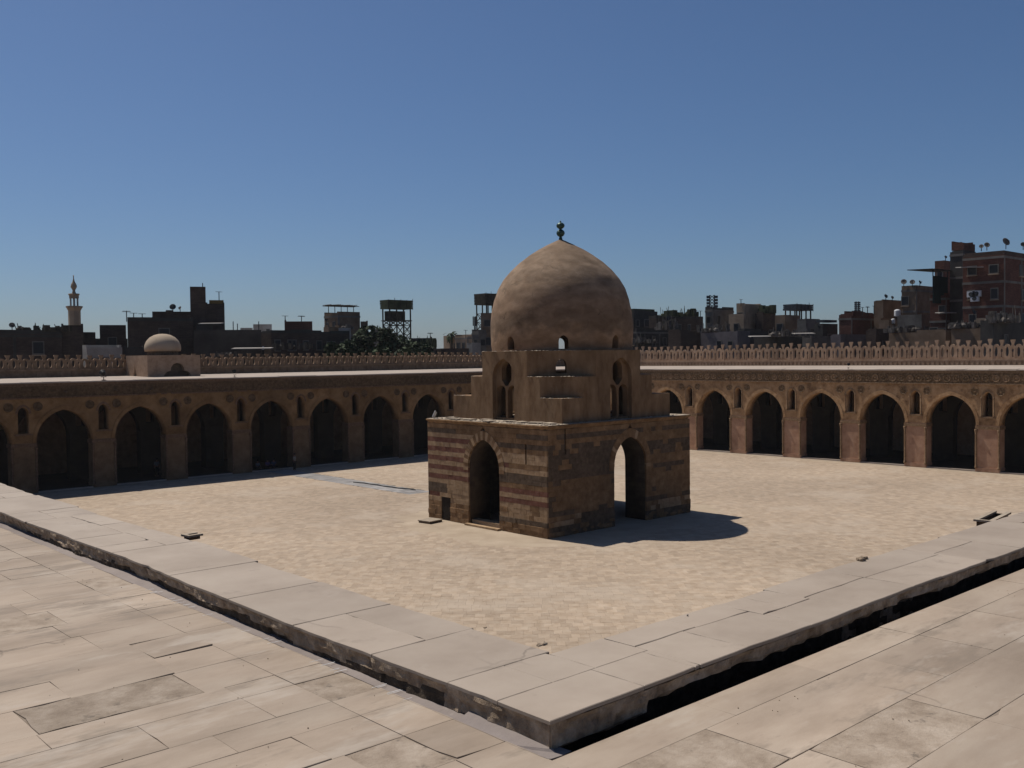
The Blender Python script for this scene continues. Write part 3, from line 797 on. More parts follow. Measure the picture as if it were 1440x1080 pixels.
# ---- square drum with stepped corners
DC = (50.62, 50.07); DS = 5.6
Z0, Z1, Z2, Z3 = FH + .015, 8.87, 10.28, 12.03
def octo(s_, c_):
    if c_ <= 0: return [(-s_, -s_), (s_, -s_), (s_, s_), (-s_, s_)]
    return [(-s_ + c_, -s_), (s_ - c_, -s_), (s_, -s_ + c_), (s_, s_ - c_), (s_ - c_, s_), (-s_ + c_, s_), (-s_, s_ - c_), (-s_, -s_ + c_)]
def D(x, y, z): return (x + DC[0] - FO.x, y + DC[1] - FO.y, z)
def window_cutters(z0, z1):
    out = []
    def ex(poly, d0, d1, axis):
        m = MB(); n = len(poly)
        vs = []
        for d in (d0, d1):
            for u, z in poly:
                vs.append(D(d, u, z) if axis == 'x' else D(u, d, z))
        m.add(vs, [tuple(range(n)), tuple(range(2 * n - 1, n - 1, -1))] + [(i, i + n, (i + 1) % n + n, (i + 1) % n) for i in range(n)])
        out.append(m.mesh('c', recalc=True))
    for axis, sg, cu in (('x', -1, .1), ('y', -1, .25), ('x', 1, 0), ('y', 1, 0)):
        a, b_ = sorted((sg * (DS - .32), sg * (DS + .5)))
        if Z3 - z1 < 3.3:
            # shallow panel
            ar = arch(1.12, 1.35, 10.15, 8, cu)
            ex([(cu - 1.12, 7.0)] + [(cu + 1.12, 7.0)] + ar, a, b_, axis)
        a2, b2 = sorted((sg * (DS - 2.4), sg * (DS + .4)))
        for k in (-1, 1):
            ar = arch(.46, .46, 9.2, 5, cu + k * .57); ex([(cu + k * .57 - .46, 7.4), (cu + k * .57 + .46, 7.4)] + ar, a2, b2, axis)
        ar = arch(.5, .55, 10.75, 6, cu); ex([(cu - .12, 9.62), (cu + .12, 9.62), (cu + .5, 10.05)] + ar + [(cu - .5, 10.05)], a2, b2, axis)
    return out
def inner_void(s_, c_, z0, z1):
    m = MB(); m.prism([(x, y) for x, y in octo(s_, c_)], z0, z1, D); return m.mesh('v')
for i, (za, zb, c_) in enumerate(((Z0, Z1, 0), (Z1, Z2, 2.05), (Z2, Z3, 3.3))):
    m = MB(); m.prism(octo(DS, c_), za, zb, D)
    cutters = [inner_void(DS - .78, 2.84, za - .5, zb + (.5 if i < 2 else .5))] + window_cutters(za, zb)
    if i == 2:
        for kx, ky in ((-1, -1), (1, 1), (-1, 1), (1, -1)):
            ar = [(-.36, 10.5), (.36, 10.5)] + arch(.36, .5, 11.0, 5)
            mm = MB(); ang = atan2(ky, kx); n = len(ar); vs = []
            for d in (2.5, 6.6):
                for u, z in ar: vs.append(D(cos(ang) * d - sin(ang) * u, sin(ang) * d + cos(ang) * u, z))
            mm.add(vs, [tuple(range(n)), tuple(range(2 * n - 1, n - 1, -1))] + [(q_, q_ + n, (q_ + 1) % n + n, (q_ + 1) % n) for q_ in range(n)])
            cutters.append(mm.mesh('c', recalc=True))
    me = cut(m.mesh('drum_tier'), cutters, bevel=.012)
    obj('drum_tier', me, M['drum'], fo)
# lit lime edges of the steps
rng_ = random.Random(9)
def strip(poly, z, m=M['rim']):
    b_ = MB()
    for (x0, y0), (x1, y1) in poly:
        k = max(2, int(Vector((x1 - x0, y1 - y0)).length / .25)); A = Vector((x0, y0)); B = Vector((x1, y1)); nn = Vector(((B - A).y, -(B - A).x)).normalized()
        for i in range(k):
            if rng_.random() < .25: continue
            p_ = A.lerp(B, (i + .5) / k) - nn * rng_.uniform(.03, .1); s_ = rng_.uniform(.05, .13)
            b_.blob(D(p_.x, p_.y, z + .005), s_, sz=(1.2, 1.2, .3), amp=.5, sub=0)
    return b_
s_ = DS
obj('broken_edge', strip([((-s_, s_), (-s_, s_ - 2.05)), ((-s_, -s_ + 2.05), (-s_, -s_)), ((-s_, -s_), (-s_ + 2.05, -s_))], Z1), M['rim'], fo)
obj('broken_edge', strip([((-s_, s_ - 2.05), (-s_, s_ - 3.3)), ((-s_, -s_ + 3.3), (-s_, -s_ + 2.05)), ((-s_, -s_ + 2.05), (-s_ + 2.05, -s_))], Z2), M['rim'], fo)
obj('broken_edge', strip([((-s_, s_ - 3.3), (-s_, -s_ + 3.3)), ((-s_, -s_ + 3.3), (-s_ + 3.3, -s_))], Z3), M['rim'], fo)
# ---- dome
prof = [(5.10, Z3 + .002), (5.16, 12.6), (5.19, 13.4), (5.19, 14.1), (5.1, 14.9), (4.93, 15.7), (4.64, 16.5), (4.24, 17.2), (3.70, 17.85), (3.06, 18.45), (2.36, 18.96), (1.65, 19.40), (.95, 19.77), (.42, 20.02), (0, 20.2)]
def dense(p):
    out = []
    for (r0, z0), (r1, z1) in zip(p, p[1:]):
        for k in range(3): out.append((r0 + (r1 - r0) * k / 3, z0 + (z1 - z0) * k / 3))
    return out + [p[-1]]
DCO = (DC[0] + .08 - FO.x, DC[1] - .05 - FO.y, 0)
m = MB(); m.lathe(dense(prof), 96, DCO)
inner = MB(); inner.lathe([(4.55, Z3 - .5), (4.6, 13.4), (4.3, 15.6), (3.5, 17.3), (1.6, 18.8), (0, 19.4)], 32, DCO)
cs = [inner.mesh('i', recalc=True)]
for k in range(8):
    ang = k * pi / 4 + radians(1)
    ar = [(-.33, Z3 + .12), (.33, Z3 + .12)] + arch(.33, .42, Z3 + .62, 4); n = len(ar); mm = MB(); vs = []
    for d in (3.6, 6.2):
        for u, z in ar: vs.append((DCO[0] + cos(ang) * d - sin(ang) * u, DCO[1] + sin(ang) * d + cos(ang) * u, z))
    mm.add(vs, [tuple(range(n)), tuple(range(2 * n - 1, n - 1, -1))] + [(q_, q_ + n, (q_ + 1) % n + n, (q_ + 1) % n) for q_ in range(n)])
    cs.append(mm.mesh('c', recalc=True))
me = cut(m.mesh('dome', recalc=True), cs)
for v in me.vertices:
    q_ = Vector(v.co); rr_ = Vector((q_.x - DCO[0], q_.y - DCO[1], 0))
    if rr_.length > .5 and q_.z > Z3 + .1:
        v.co = q_ + rr_.normalized() * (.035 * noise.noise(q_ * .55) + .02 * noise.noise(q_ * 1.7))
me.polygons.foreach_set('use_smooth', [True] * len(me.polygons))
try: me.set_sharp_from_angle(angle=radians(32))
except Exception: pass
# dome plaster: layers of erosion that follow its height
md = mat('dome_plaster', [(.25, .175, .115), (.31, .225, .155), (.36, .27, .192)], scale=1.2, bump=.7, bscale=6, big=.12, bigscale=.6, stretch=(.8, .8, 1.5), dist=.03, spot=(.9, .60, (.16, .115, .078), .5), spot2=(2.0, .64, (.38, .30, .225), .4), crack=(.5, .02, .25))
def dome_wear(m):
    t = m.node_tree; N = t.nodes; L = t.links; b_ = N['Principled BSDF']; src = b_.inputs['Base Color'].links[0].from_socket
    g_ = N.new('ShaderNodeNewGeometry'); sx = N.new('ShaderNodeSeparateXYZ'); L.new(g_.outputs['Position'], sx.inputs[0])
    nz = N.new('ShaderNodeTexNoise'); nz.inputs['Scale'].default_value = .9; nz.inputs['Detail'].default_value = 6; L.new(g_.outputs['Position'], nz.inputs['Vector'])
    ma = N.new('ShaderNodeMath'); ma.operation = 'MULTIPLY_ADD'; L.new(nz.outputs['Fac'], ma.inputs[0]); ma.inputs[1].default_value = 3.0; L.new(sx.outputs[2], ma.inputs[2])
    mr = N.new('ShaderNodeMapRange'); mr.inputs[1].default_value = 13; mr.inputs[2].default_value = 21.5; L.new(ma.outputs[0], mr.inputs[0])
    cr = N.new('ShaderNodeValToRGB'); L.new(mr.outputs[0], cr.inputs[0]); e = cr.color_ramp.elements
    stops = [(0.0, (.92, .80, .68)), (.13, (.88, .76, .64)), (.19, (1.0, .90, .80)), (.26, (.62, .58, .54)), (.36, (.60, .54, .5)), (.42, (.86, .78, .72)), (.52, (.78, .72, .68)), (.60, (.92, .87, .82)), (.68, (.72, .69, .67)), (.76, (.90, .87, .84)), (.84, (.68, .65, .62)), (1.0, (.76, .72, .68))]
    while len(e) < len(stops): e.new(.5)
    for el, (p_, c_) in zip(e, stops): el.position = p_; el.color = (*c_, 1)
    mm_ = N.new('ShaderNodeVectorMath'); mm_.operation = 'MULTIPLY'; L.new(src, mm_.inputs[0]); L.new(cr.outputs[0], mm_.inputs[1])
    L.new(mm_.outputs[0], b_.inputs['Base Color'])
dome_wear(md)
obj('dome', me, md, fo)
fin = MB(); fin.lathe([(.16, 20.05), (.12, 20.3), (.09, 20.32), (.1, 20.36), (.22, 20.43), (.29, 20.54), (.31, 20.64), (.27, 20.76), (.18, 20.85), (.1, 20.89), (.1, 20.93), (.2, 20.98), (.28, 21.07), (.31, 21.17), (.27, 21.28), (.16, 21.37), (.06, 21.4), (.05, 21.42), (.07, 21.47), (0, 21.56)], 14, DCO)
obj('finial', fin.mesh('finial', smooth=True, recalc=True), M['bronze'], fo)

def floodlight(label, p, rotz, m='black', s=1.0, pitch=.4):
    t = thing('floodlight', label, 'floodlight', p, rotz)
    b = MB(); b.box(-.1 * s, .1 * s, -.1 * s, .1 * s, 0, .03 * s); b.tube((0, 0, .03 * s), (0, 0, .2 * s), .025 * s); b.tube((-.17 * s, 0, .2 * s), (.17 * s, 0, .2 * s), .02 * s)
    obj('bracket', b, M['black'], t)
    h = MB(); h.lathe([(.02 * s, 0), (.13 * s, .03 * s), (.19 * s, .22 * s), (.19 * s, .26 * s)], 14); o = obj('lamp_head', h.mesh('lamp_head', recalc=True), M[m], t, (0, 0, .38 * s)); o.rotation_euler = (radians(90) - pitch, 0, 0)
    l = MB(); l.lathe([(.175 * s, .262 * s), (.17 * s, .268 * s), (0, .27 * s)], 14); o = obj('lamp_glass', l.mesh('lamp_glass', recalc=True), M['white'], t, (0, 0, .38 * s)); o.rotation_euler = (radians(90) - pitch, 0, 0)
t = thing('sign_panel', 'small white panel tilted on the left corner of the fountain house ledge', 'panel', (FX0 + .15, FY1 - .5, FH + .02), radians(35))
b = MB(); b.box(-.22, .22, -.02, .02, 0, .5); o = obj('panel', b, M['white'], t, (0, 0, .06)); o.rotation_euler = (.3, .45, 0)
b = MB(); b.tube((0, .1, 0), (0, .05, .3), .015); obj('bracket', b, M['black'], t)

# ------------------------------------------------------------------ arcades
random.seed(21)
HALF, ARISE, ASPR, DEP = 2.45, 2.85, 4.5, 1.25
ZC = 9.78
def lathe_mesh(name, prof, n=8, smooth=True):
    m = MB(); m.lathe(prof, n); return m.mesh(name, smooth=smooth, recalc=True)
col_me = lathe_mesh('colonnette', [(.15, .32), (.15, .42), (.12, .5), (.105, .6), (.1, 3.55), (.11, 3.62), (.09, 3.66), (.16, 3.98), (.17, 4.08)], 8)
scol_me = lathe_mesh('window_colonnette', [(.09, 5.32), (.09, 5.42), (.06, 5.48), (.055, 6.95), (.05, 6.98), (.1, 7.12), (.1, 7.18)], 8)
def rosette_mesh(r, name='rosette'):
    m = MB(); n = 24; vs = []; fs = []
    rings = [(1.0, 0), (1.0, -.07), (.84, -.07), (.80, -.015), (.30, -.015), (.26, -.06), (0.0, -.07)]
    for j, (k, d) in enumerate(rings):
        for i in range(n):
            a = 2 * pi * i / n; kk = k * r
            if j in (3, 4): kk *= 1
            if j == 3: kk = r * (.60 + .2 * abs(cos(3 * a)))
            vs.append((kk * cos(a), d, kk * sin(a)))
    for j in range(len(rings) - 1):
        for i in range(n):
            i2 = (i + 1) % n; fs.append((j * n + i, j * n + i2, (j + 1) * n + i2, (j + 1) * n + i))
    m.add(vs, fs); return m.mesh(name, recalc=True)
ros_me = rosette_mesh(.36); sros_me = rosette_mesh(.40, 'spandrel_rosette')

def arcade(label, loc, rotz, pitch, u0, ulo, uhi, dark, roof_lo, roof_hi):
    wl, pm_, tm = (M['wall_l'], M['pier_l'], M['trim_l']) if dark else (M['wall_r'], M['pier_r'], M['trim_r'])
    t = thing('arcade', label, 'arcade', loc, rotz)
    cs_ = [u0 + i * pitch for i in range(-8, 9)]
    cs_ = [c_ for c_ in cs_ if ulo + 2.6 < c_ < uhi - 2.6]
    ps = [cs_[0] - pitch / 2] + [c_ + pitch / 2 for c_ in cs_]
    half = HALF
    # upper wall, arches cut from below, windows through
    out = [(ulo, ASPR)]
    for c_ in cs_: out += list(reversed(arch(half, ARISE, ASPR, 9, c_)))
    out += [(uhi, ASPR), (uhi, ZC), (ulo, ZC)]
    holes = []
    for p_ in ps[1:-1] if ps[0] - .6 < ulo or True else ps:
        if ulo + .8 < p_ < uhi - .8:
            holes.append([(p_ - .46, 5.35), (p_ + .46, 5.35)] + arch(.46, .62, 7.1, 5, p_))
    me = holed('facade_wall', out, holes, 0, DEP)
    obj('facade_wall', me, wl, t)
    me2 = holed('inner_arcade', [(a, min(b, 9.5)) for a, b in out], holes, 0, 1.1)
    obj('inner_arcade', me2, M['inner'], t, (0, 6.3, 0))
    pw = (pitch - 2 * half) / 2
    pb = MB(); pb.box(-pw, pw, 0, DEP, .4, ASPR - .003)
    bm = bmesh.new(); pmsh = pb.mesh('pier')
    pl_ = MB(); pl_.box(-pw - .05, pw + .05, -.06, DEP + .05, 0, .4)
    im = MB(); im.prism([(-pw - .07, -.07), (pw + .07, -.07), (pw + .07, DEP + .06), (-pw - .07, DEP + .06)], 4.12, 4.42)
    bm.free()
    plm = pl_.mesh('plinth'); imm = im.mesh('impost')
    ib = MB(); ib.box(-pw, pw, 0, 1.1, .0, ASPR - .003); ibm = ib.mesh('inner_pier')
    # frame around the window
    fi = [(.46, 7.1)] ; ai = arch(.50, .66, 7.1, 6); ao = arch(.66, .86, 7.1, 6)
    ring = [(a, b) for a, b in ao] + [(a, b) for a, b in reversed(ai)]
    wf = holed('window_arch', ring, [], -.05, .03)
    sill = MB(); sill.box(-.72, .72, -.07, .03, 5.18, 5.30); sillm = sill.mesh('window_sill')
    am_i = arch(half + .02, ARISE + .02, ASPR, 12); am_o = arch(half + .34, ARISE + .40, ASPR, 12)
    amm = holed('arch_moulding', am_o + list(reversed(am_i)), [], -.06, .03)
    for p_ in ps:
        if not (ulo - .5 < p_ < uhi + .5): continue
        obj('pier', pmsh, pm_, t, (p_, 0, 0)); obj('plinth', plm, pm_, t, (p_, 0, 0)); obj('impost', imm, tm, t, (p_, 0, 0))
        for s_ in (-1, 1): obj('colonnette', col_me, tm, t, (p_ + s_ * (pw - .02), -.03, 0))
        if ulo + .8 < p_ < uhi - .8:
            obj('window_arch', wf, tm, t, (p_, 0, 0)); obj('window_sill', sillm, tm, t, (p_, 0, 0))
            if not dark:
                for s_ in (-1, 1): obj('window_colonnette', scol_me, tm, t, (p_ + s_ * .58, -.02, 0))
            for s_ in (-1, 1): obj('spandrel_rosette', sros_me, M['frieze_l'] if dark else M['frieze_r'], t, (p_ + s_ * 1.22, -.002, 7.72))
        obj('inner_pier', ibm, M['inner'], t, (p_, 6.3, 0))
    for c_ in cs_: obj('arch_moulding', amm, wl, t, (c_, 0, 0))
    # frieze
    b = MB()
    n = int((uhi - ulo) / .5); 
    for i in range(n):
        a, b_ = ulo + (uhi - ulo) * i / n, ulo + (uhi - ulo) * (i + 1) / n
        if random.random() < .05 : continue
        b.box(a, b_, -.10 - random.random() * .02, .02, 8.42, 8.55)
    obj('ledge', b, tm, t)
    b = MB(); b.box(ulo, uhi, -.045, .02, 9.55, ZC); obj('top_band', b, tm, t)
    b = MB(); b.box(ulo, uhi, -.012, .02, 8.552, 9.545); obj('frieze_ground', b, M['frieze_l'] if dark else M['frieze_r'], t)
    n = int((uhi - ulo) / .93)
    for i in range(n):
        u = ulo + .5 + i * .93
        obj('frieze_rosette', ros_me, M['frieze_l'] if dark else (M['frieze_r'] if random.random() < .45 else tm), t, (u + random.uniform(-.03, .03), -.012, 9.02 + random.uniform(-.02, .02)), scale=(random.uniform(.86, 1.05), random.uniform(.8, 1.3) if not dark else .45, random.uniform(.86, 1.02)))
    # little drain scars
    for i in range(5):
        u = random.uniform(ulo + 3, uhi - 3); b = MB(); b.box(-.09, .09, -.32, .02, 8.9, 9.02); obj('drain_spout', b, M['st_dark'], t, (u, 0, 0))
    # coping blocks
    u = ulo
    while u < uhi:
        L = min(random.uniform(1.6, 2.8), uhi - u + .01); b = MB(); z = 9.93 + random.uniform(-.018, .018)
        b.hexa([(u, -.10 - random.random() * .03, ZC + .004), (u + L - .006, -.10 - random.random() * .03, ZC + .004), (u + L - .006, .72, ZC + .004), (u, .72, ZC + .004),
                (u, -.10, z - .03), (u + L - .006, -.10, z - .03), (u + L - .006, .72, z + .012), (u, .72, z + .012)])
        obj('coping_block', b, M['roofcap'], t); u += L
    b = MB(); b.add([(ulo, .5, 9.90), (uhi, .5, 9.90), (roof_hi, 13.395, 10.12), (roof_lo, 13.395, 10.12), (ulo, .5, 9.6), (uhi, .5, 9.6), (roof_hi, 13.395, 9.6), (roof_lo, 13.395, 9.6)],
                    [(0, 1, 2, 3), (7, 6, 5, 4), (0, 4, 5, 1), (1, 5, 6, 2), (2, 6, 7, 3), (3, 7, 4, 0)])
    obj('flat_roof', b, M['roofcap'], t)
    b = MB(); b.box(ulo, uhi, .3, 13.39, -.02, .14); obj('arcade_floor', b, M['inner'], t)
    b = MB(); b.box(ulo, uhi, -.02, .28, -.02, .10); obj('sill_step', b, M['roofcap'], t)
    return t
WL_, WR_ = 50.31, 48.6
arcade('long shaded arcade on the far left side of the court, behind the strip of shadow', (WL_, YF, 0), 0, 6.95, 0, 3.9 - WL_, XF - WL_ - .02, True, -50, 109.9 - WL_)
arcade('sunlit arcade with carved frieze and rosettes on the far right side of the court', (XF, WR_, 0), -pi / 2, 7.08, 0, -(YF - WR_) + .1, WR_ - 3.9, False, -(YF - WR_) + .1, 60)

# ------------------------------------------------------------------ outer walls with openwork crenels
def crenel_mesh(pitch, zs, y0=.30, y1=.52):
    h = pitch / 2
    out = [(-h, 0), (h, 0), (h, 1.28 * zs)]
    # oval at -h/2 under a round hump, keyhole at +h/2 under a flared finial
    k = h / 2
    out += [(k + .20, 1.30 * zs), (k + .12, 1.40 * zs), (k + .12, 1.52 * zs), (k + .23, 1.86 * zs), (k + .23, 1.96 * zs), (k - .23, 1.95 * zs), (k - .24, 1.85 * zs), (k - .12, 1.52 * zs), (k - .12, 1.40 * zs), (k - .20, 1.30 * zs)]
    for i in range(7):
        a = pi * (i) / 6; out.append((-k + .27 * cos(a), (1.28 + .22 * sin(a)) * zs))
    out.append((-h, 1.28 * zs))
    oval = [(-k + .17 * cos(2 * pi * i / 14), (.73 + .52 * sin(2 * pi * i / 14)) * zs) for i in range(14)]
    key = [(k - .085, .17 * zs), (k + .085, .17 * zs), (k + .05, .28 * zs), (k + .05, .66 * zs), (k + .115, .78 * zs), (k + .105, .96 * zs), (k, 1.06 * zs), (k - .105, .96 * zs), (k - .115, .78 * zs), (k - .05, .66 * zs), (k - .05, .28 * zs)]
    return holed('crenel', out, [oval, key], y0, y1)
def outer_wall(label, loc, rotz, ulo, uhi, base_top, zc, pitch, zs, dark, skip=None):
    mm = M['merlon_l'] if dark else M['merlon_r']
    t = thing('crenellated_wall', label, 'wall', loc, rotz)
    b = MB(); b.box(ulo, uhi, .12, 1.2, -.5, base_top); obj('wall', b, mm, t)
    b = MB(); b.box(ulo, uhi, 0, 1.25, base_top + .002, zc); obj('ledge', b, mm, t)
    z0, z1 = 10.14, base_top
    n = int((uhi - ulo) / .55)
    if not dark:
        holes = []
        for i in range(n):
            u = ulo + .3 + i * .55
            holes.append([(u - .16, z0 + .05), (u + .16, z0 + .05), (u + .10, z0 + .30), (u, z1 - .06), (u - .10, z0 + .30)])
        obj('openwork_band', holed('band', [(ulo, z0), (uhi, z0), (uhi, z1), (ulo, z1)], holes, .02, .115), mm, t)
    else:
        u = ulo
        b = MB()
        while u < uhi:
            b.box(u, u + .5, .05, .115, z0, z1 - .1); u += 1.15
        obj('niche_band', b, mm, t)
    me = crenel_mesh(pitch, zs)
    u = ulo + pitch / 2; k = 0
    while u < uhi:
        if not (skip and skip[0] < u < skip[1]): 
            o_ = obj('crenel', me, mm, t, (u, random.uniform(-.04, .04), zc - random.uniform(0, .03)), scale=(random.uniform(.97, 1.0), 1, random.uniform(.95, 1.03)))
            o_.rotation_euler[1] = random.uniform(-.012, .012); o_.rotation_euler[0] = random.uniform(-.02, .02)
        u += pitch
    return t
YW, XW = YF + 13.4, XF + 13.4
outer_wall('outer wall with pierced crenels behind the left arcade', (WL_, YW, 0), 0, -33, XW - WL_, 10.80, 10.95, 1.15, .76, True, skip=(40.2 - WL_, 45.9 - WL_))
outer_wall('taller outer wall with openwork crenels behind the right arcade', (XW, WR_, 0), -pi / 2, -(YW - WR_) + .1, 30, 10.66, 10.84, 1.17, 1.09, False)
# small domed room on the roof
t = thing('roof_pavilion', 'small square room with a pale dome on the left roof', 'pavilion', (40.2, 100.2, 10.02))
PW, PD = 5.75, 5.85; ph = 12.28 - 10.02
m = MB(); m.box(0, PW, 0, PD, -.3, ph)
tre = [(-.42, -.2), (.42, -.2), (.42, .25), (.3, .55), (.12, .85), (0, 1.45), (-.12, .85), (-.3, .55), (-.42, .25)]
big = [(-1.5, -.2), (1.5, -.2), (1.45, .2), (1.15, .5), (.75, .62), (.7, .95), (.45, 1.3), (0, 1.45), (-.45, 1.3), (-.7, .95), (-.75, .62), (-1.15, .5), (-1.45, .2)]
def excut(poly, f):
    mm = MB(); n = len(poly); mm.add([f(u, z, -.5) for u, z in poly] + [f(u, z, .55) for u, z in poly], [tuple(range(n)), tuple(range(2 * n - 1, n - 1, -1))] + [(i, i + n, (i + 1) % n + n, (i + 1) % n) for i in range(n)])
    return mm.mesh('c', recalc=True)
me = cut(m.mesh('room'), [excut(tre, lambda u, z, d: (d, PD * .58 + u, z)), excut(big, lambda u, z, d: (PW * .56 + u, d, z))])
obj('room', me, M['merlon_r'], t)
b = MB(); b.box(PW * .56 - 1.6, PW * .56 + 1.6, .5, .54, -.2, 1.6); obj('niche_back', b, M['st_dark'], t)
b = MB(); b.box(.5, .54, PD * .58 - .5, PD * .58 + .5, -.2, 1.6); obj('niche_back', b, M['st_dark'], t)
dm = MB(); dm.lathe([(1.72, ph + .003), (1.72, ph + .42)], 8, (PW * .5, PD * .5, 0)); obj('dome_drum', dm, M['st_dark'], t)
dm = MB(); dm.lathe([(1.84, ph + .43), (1.9, ph + .7), (1.86, ph + 1.1), (1.66, ph + 1.55), (1.32, ph + 1.93), (.85, ph + 2.2), (.4, ph + 2.31), (0, ph + 2.34)], 40, (PW * .5, PD * .5, 0))
obj('dome', dm.mesh('dome', smooth=True, recalc=True), M['apron'], t)
b = MB(); b.tube((PW * .5, PD * .5, ph + 2.2), (PW * .5, PD * .5, ph + 2.9), .05); obj('finial', b, M['black'], t)
# lights on the far roof edges
p = on_axis('Y', YF + .1, 146, 540); floodlight('round black floodlight on the left roof edge, left of the small dome', (p.x, p.y, 9.94), pi, s=1.5)
p = on_axis('Y', YF + .1, 330, 530); floodlight('low black floodlight on the left roof edge, right of the small dome', (p.x, p.y, 9.94), pi, s=1.1, pitch=1.1)
p = on_axis('X', XF + .1, 1193, 520); floodlight('small floodlight lying on the edge of the right roof', (p.x, p.y, 9.94), pi / 2, s=.9, pitch=1.2)
for px, k in ((655, 0), (1056, 1)):
    pass

# ------------------------------------------------------------------ the city behind
_at = at
def wall_dist(px):
    r = ray(px, 500); u = sqrt(r.x ** 2 + r.y ** 2)
    return min((XW + 1.5) / (r.x / u), (YW + 1.5) / (r.y / u))
def at(px, py, D):
    """point seen at a column and row; D is a depth rank, always beyond the outer wall"""
    w = wall_dist(px)
    return _at(px, py, w + 6 + (D - 120) * .6 if D < 250 else D)
random.seed(77)
CITY = {}
def cm(name, cols, **kw):
    kw.setdefault('scale', .5); kw.setdefault('big', .2); kw.setdefault('bigscale', .12); kw.setdefault('bump', .3); kw.setdefault('bscale', 3); kw.setdefault('rnd', .06)
    CITY[name] = mat(name, cols, **kw)
cm('red_brick', [(.085, .034, .024), (.12, .05, .036), (.145, .066, .048)], brick=(.5, .16, .02, .75))
cm('dark_brick', [(.055, .038, .03), (.08, .056, .045), (.10, .072, .058)], brick=(.5, .16, .02, .8))
cm('brown_plaster', [(.13, .088, .056), (.20, .138, .092), (.25, .18, .125)])
cm('grey_concrete', [(.11, .10, .088), (.165, .152, .135), (.21, .195, .175)])
cm('dark_concrete', [(.04, .037, .033), (.06, .055, .05), (.078, .072, .064)])
cm('tan_plaster', [(.26, .19, .13), (.35, .26, .18), (.42, .32, .23)])
cm('pale_plaster', [(.28, .26, .235), (.36, .34, .31), (.42, .40, .37)])
cm('lilac_plaster', [(.10, .088, .092), (.15, .132, .135), (.19, .165, .17)])
cm('yellow_wood', [(.20, .12, .03), (.30, .19, .06)])
cm('green_cloth', [(.01, .03, .027), (.02, .05, .045)])
cm('old_wood', [(.035, .03, .022), (.06, .05, .036), (.09, .075, .052)], scale=2)
cm('green_wood', [(.035, .042, .022), (.06, .07, .034), (.085, .10, .05)], scale=.8)
cm('blue_wood', [(.03, .04, .05), (.05, .06, .072), (.075, .09, .10)], scale=1.5)
cm('scrap', [(.05, .045, .04), (.12, .105, .09), (.22, .2, .18)], scale=1.5)
PANE = mat('window_glass', [(.010, .012, .014), (.02, .022, .026)], rough=.5, bump=0, spec=.3, big=0)
FRAME = CITY['grey_concrete']
sq = MB(); sq.box(-.5, .5, -.03, .03, -.5, .5); pane_me = sq.mesh('pane')
frame_me = holed('window', [(-.6, -.6), (.6, -.6), (.6, .6), (-.6, .6)], [[(-.5, -.5), (.5, -.5), (.5, .5), (-.5, .5)]], -.09, .05)
sill_me = MB(); sill_me.box(-.65, .65, -.2, .02, -.72, -.62); sill_me = sill_me.mesh('window_sill')

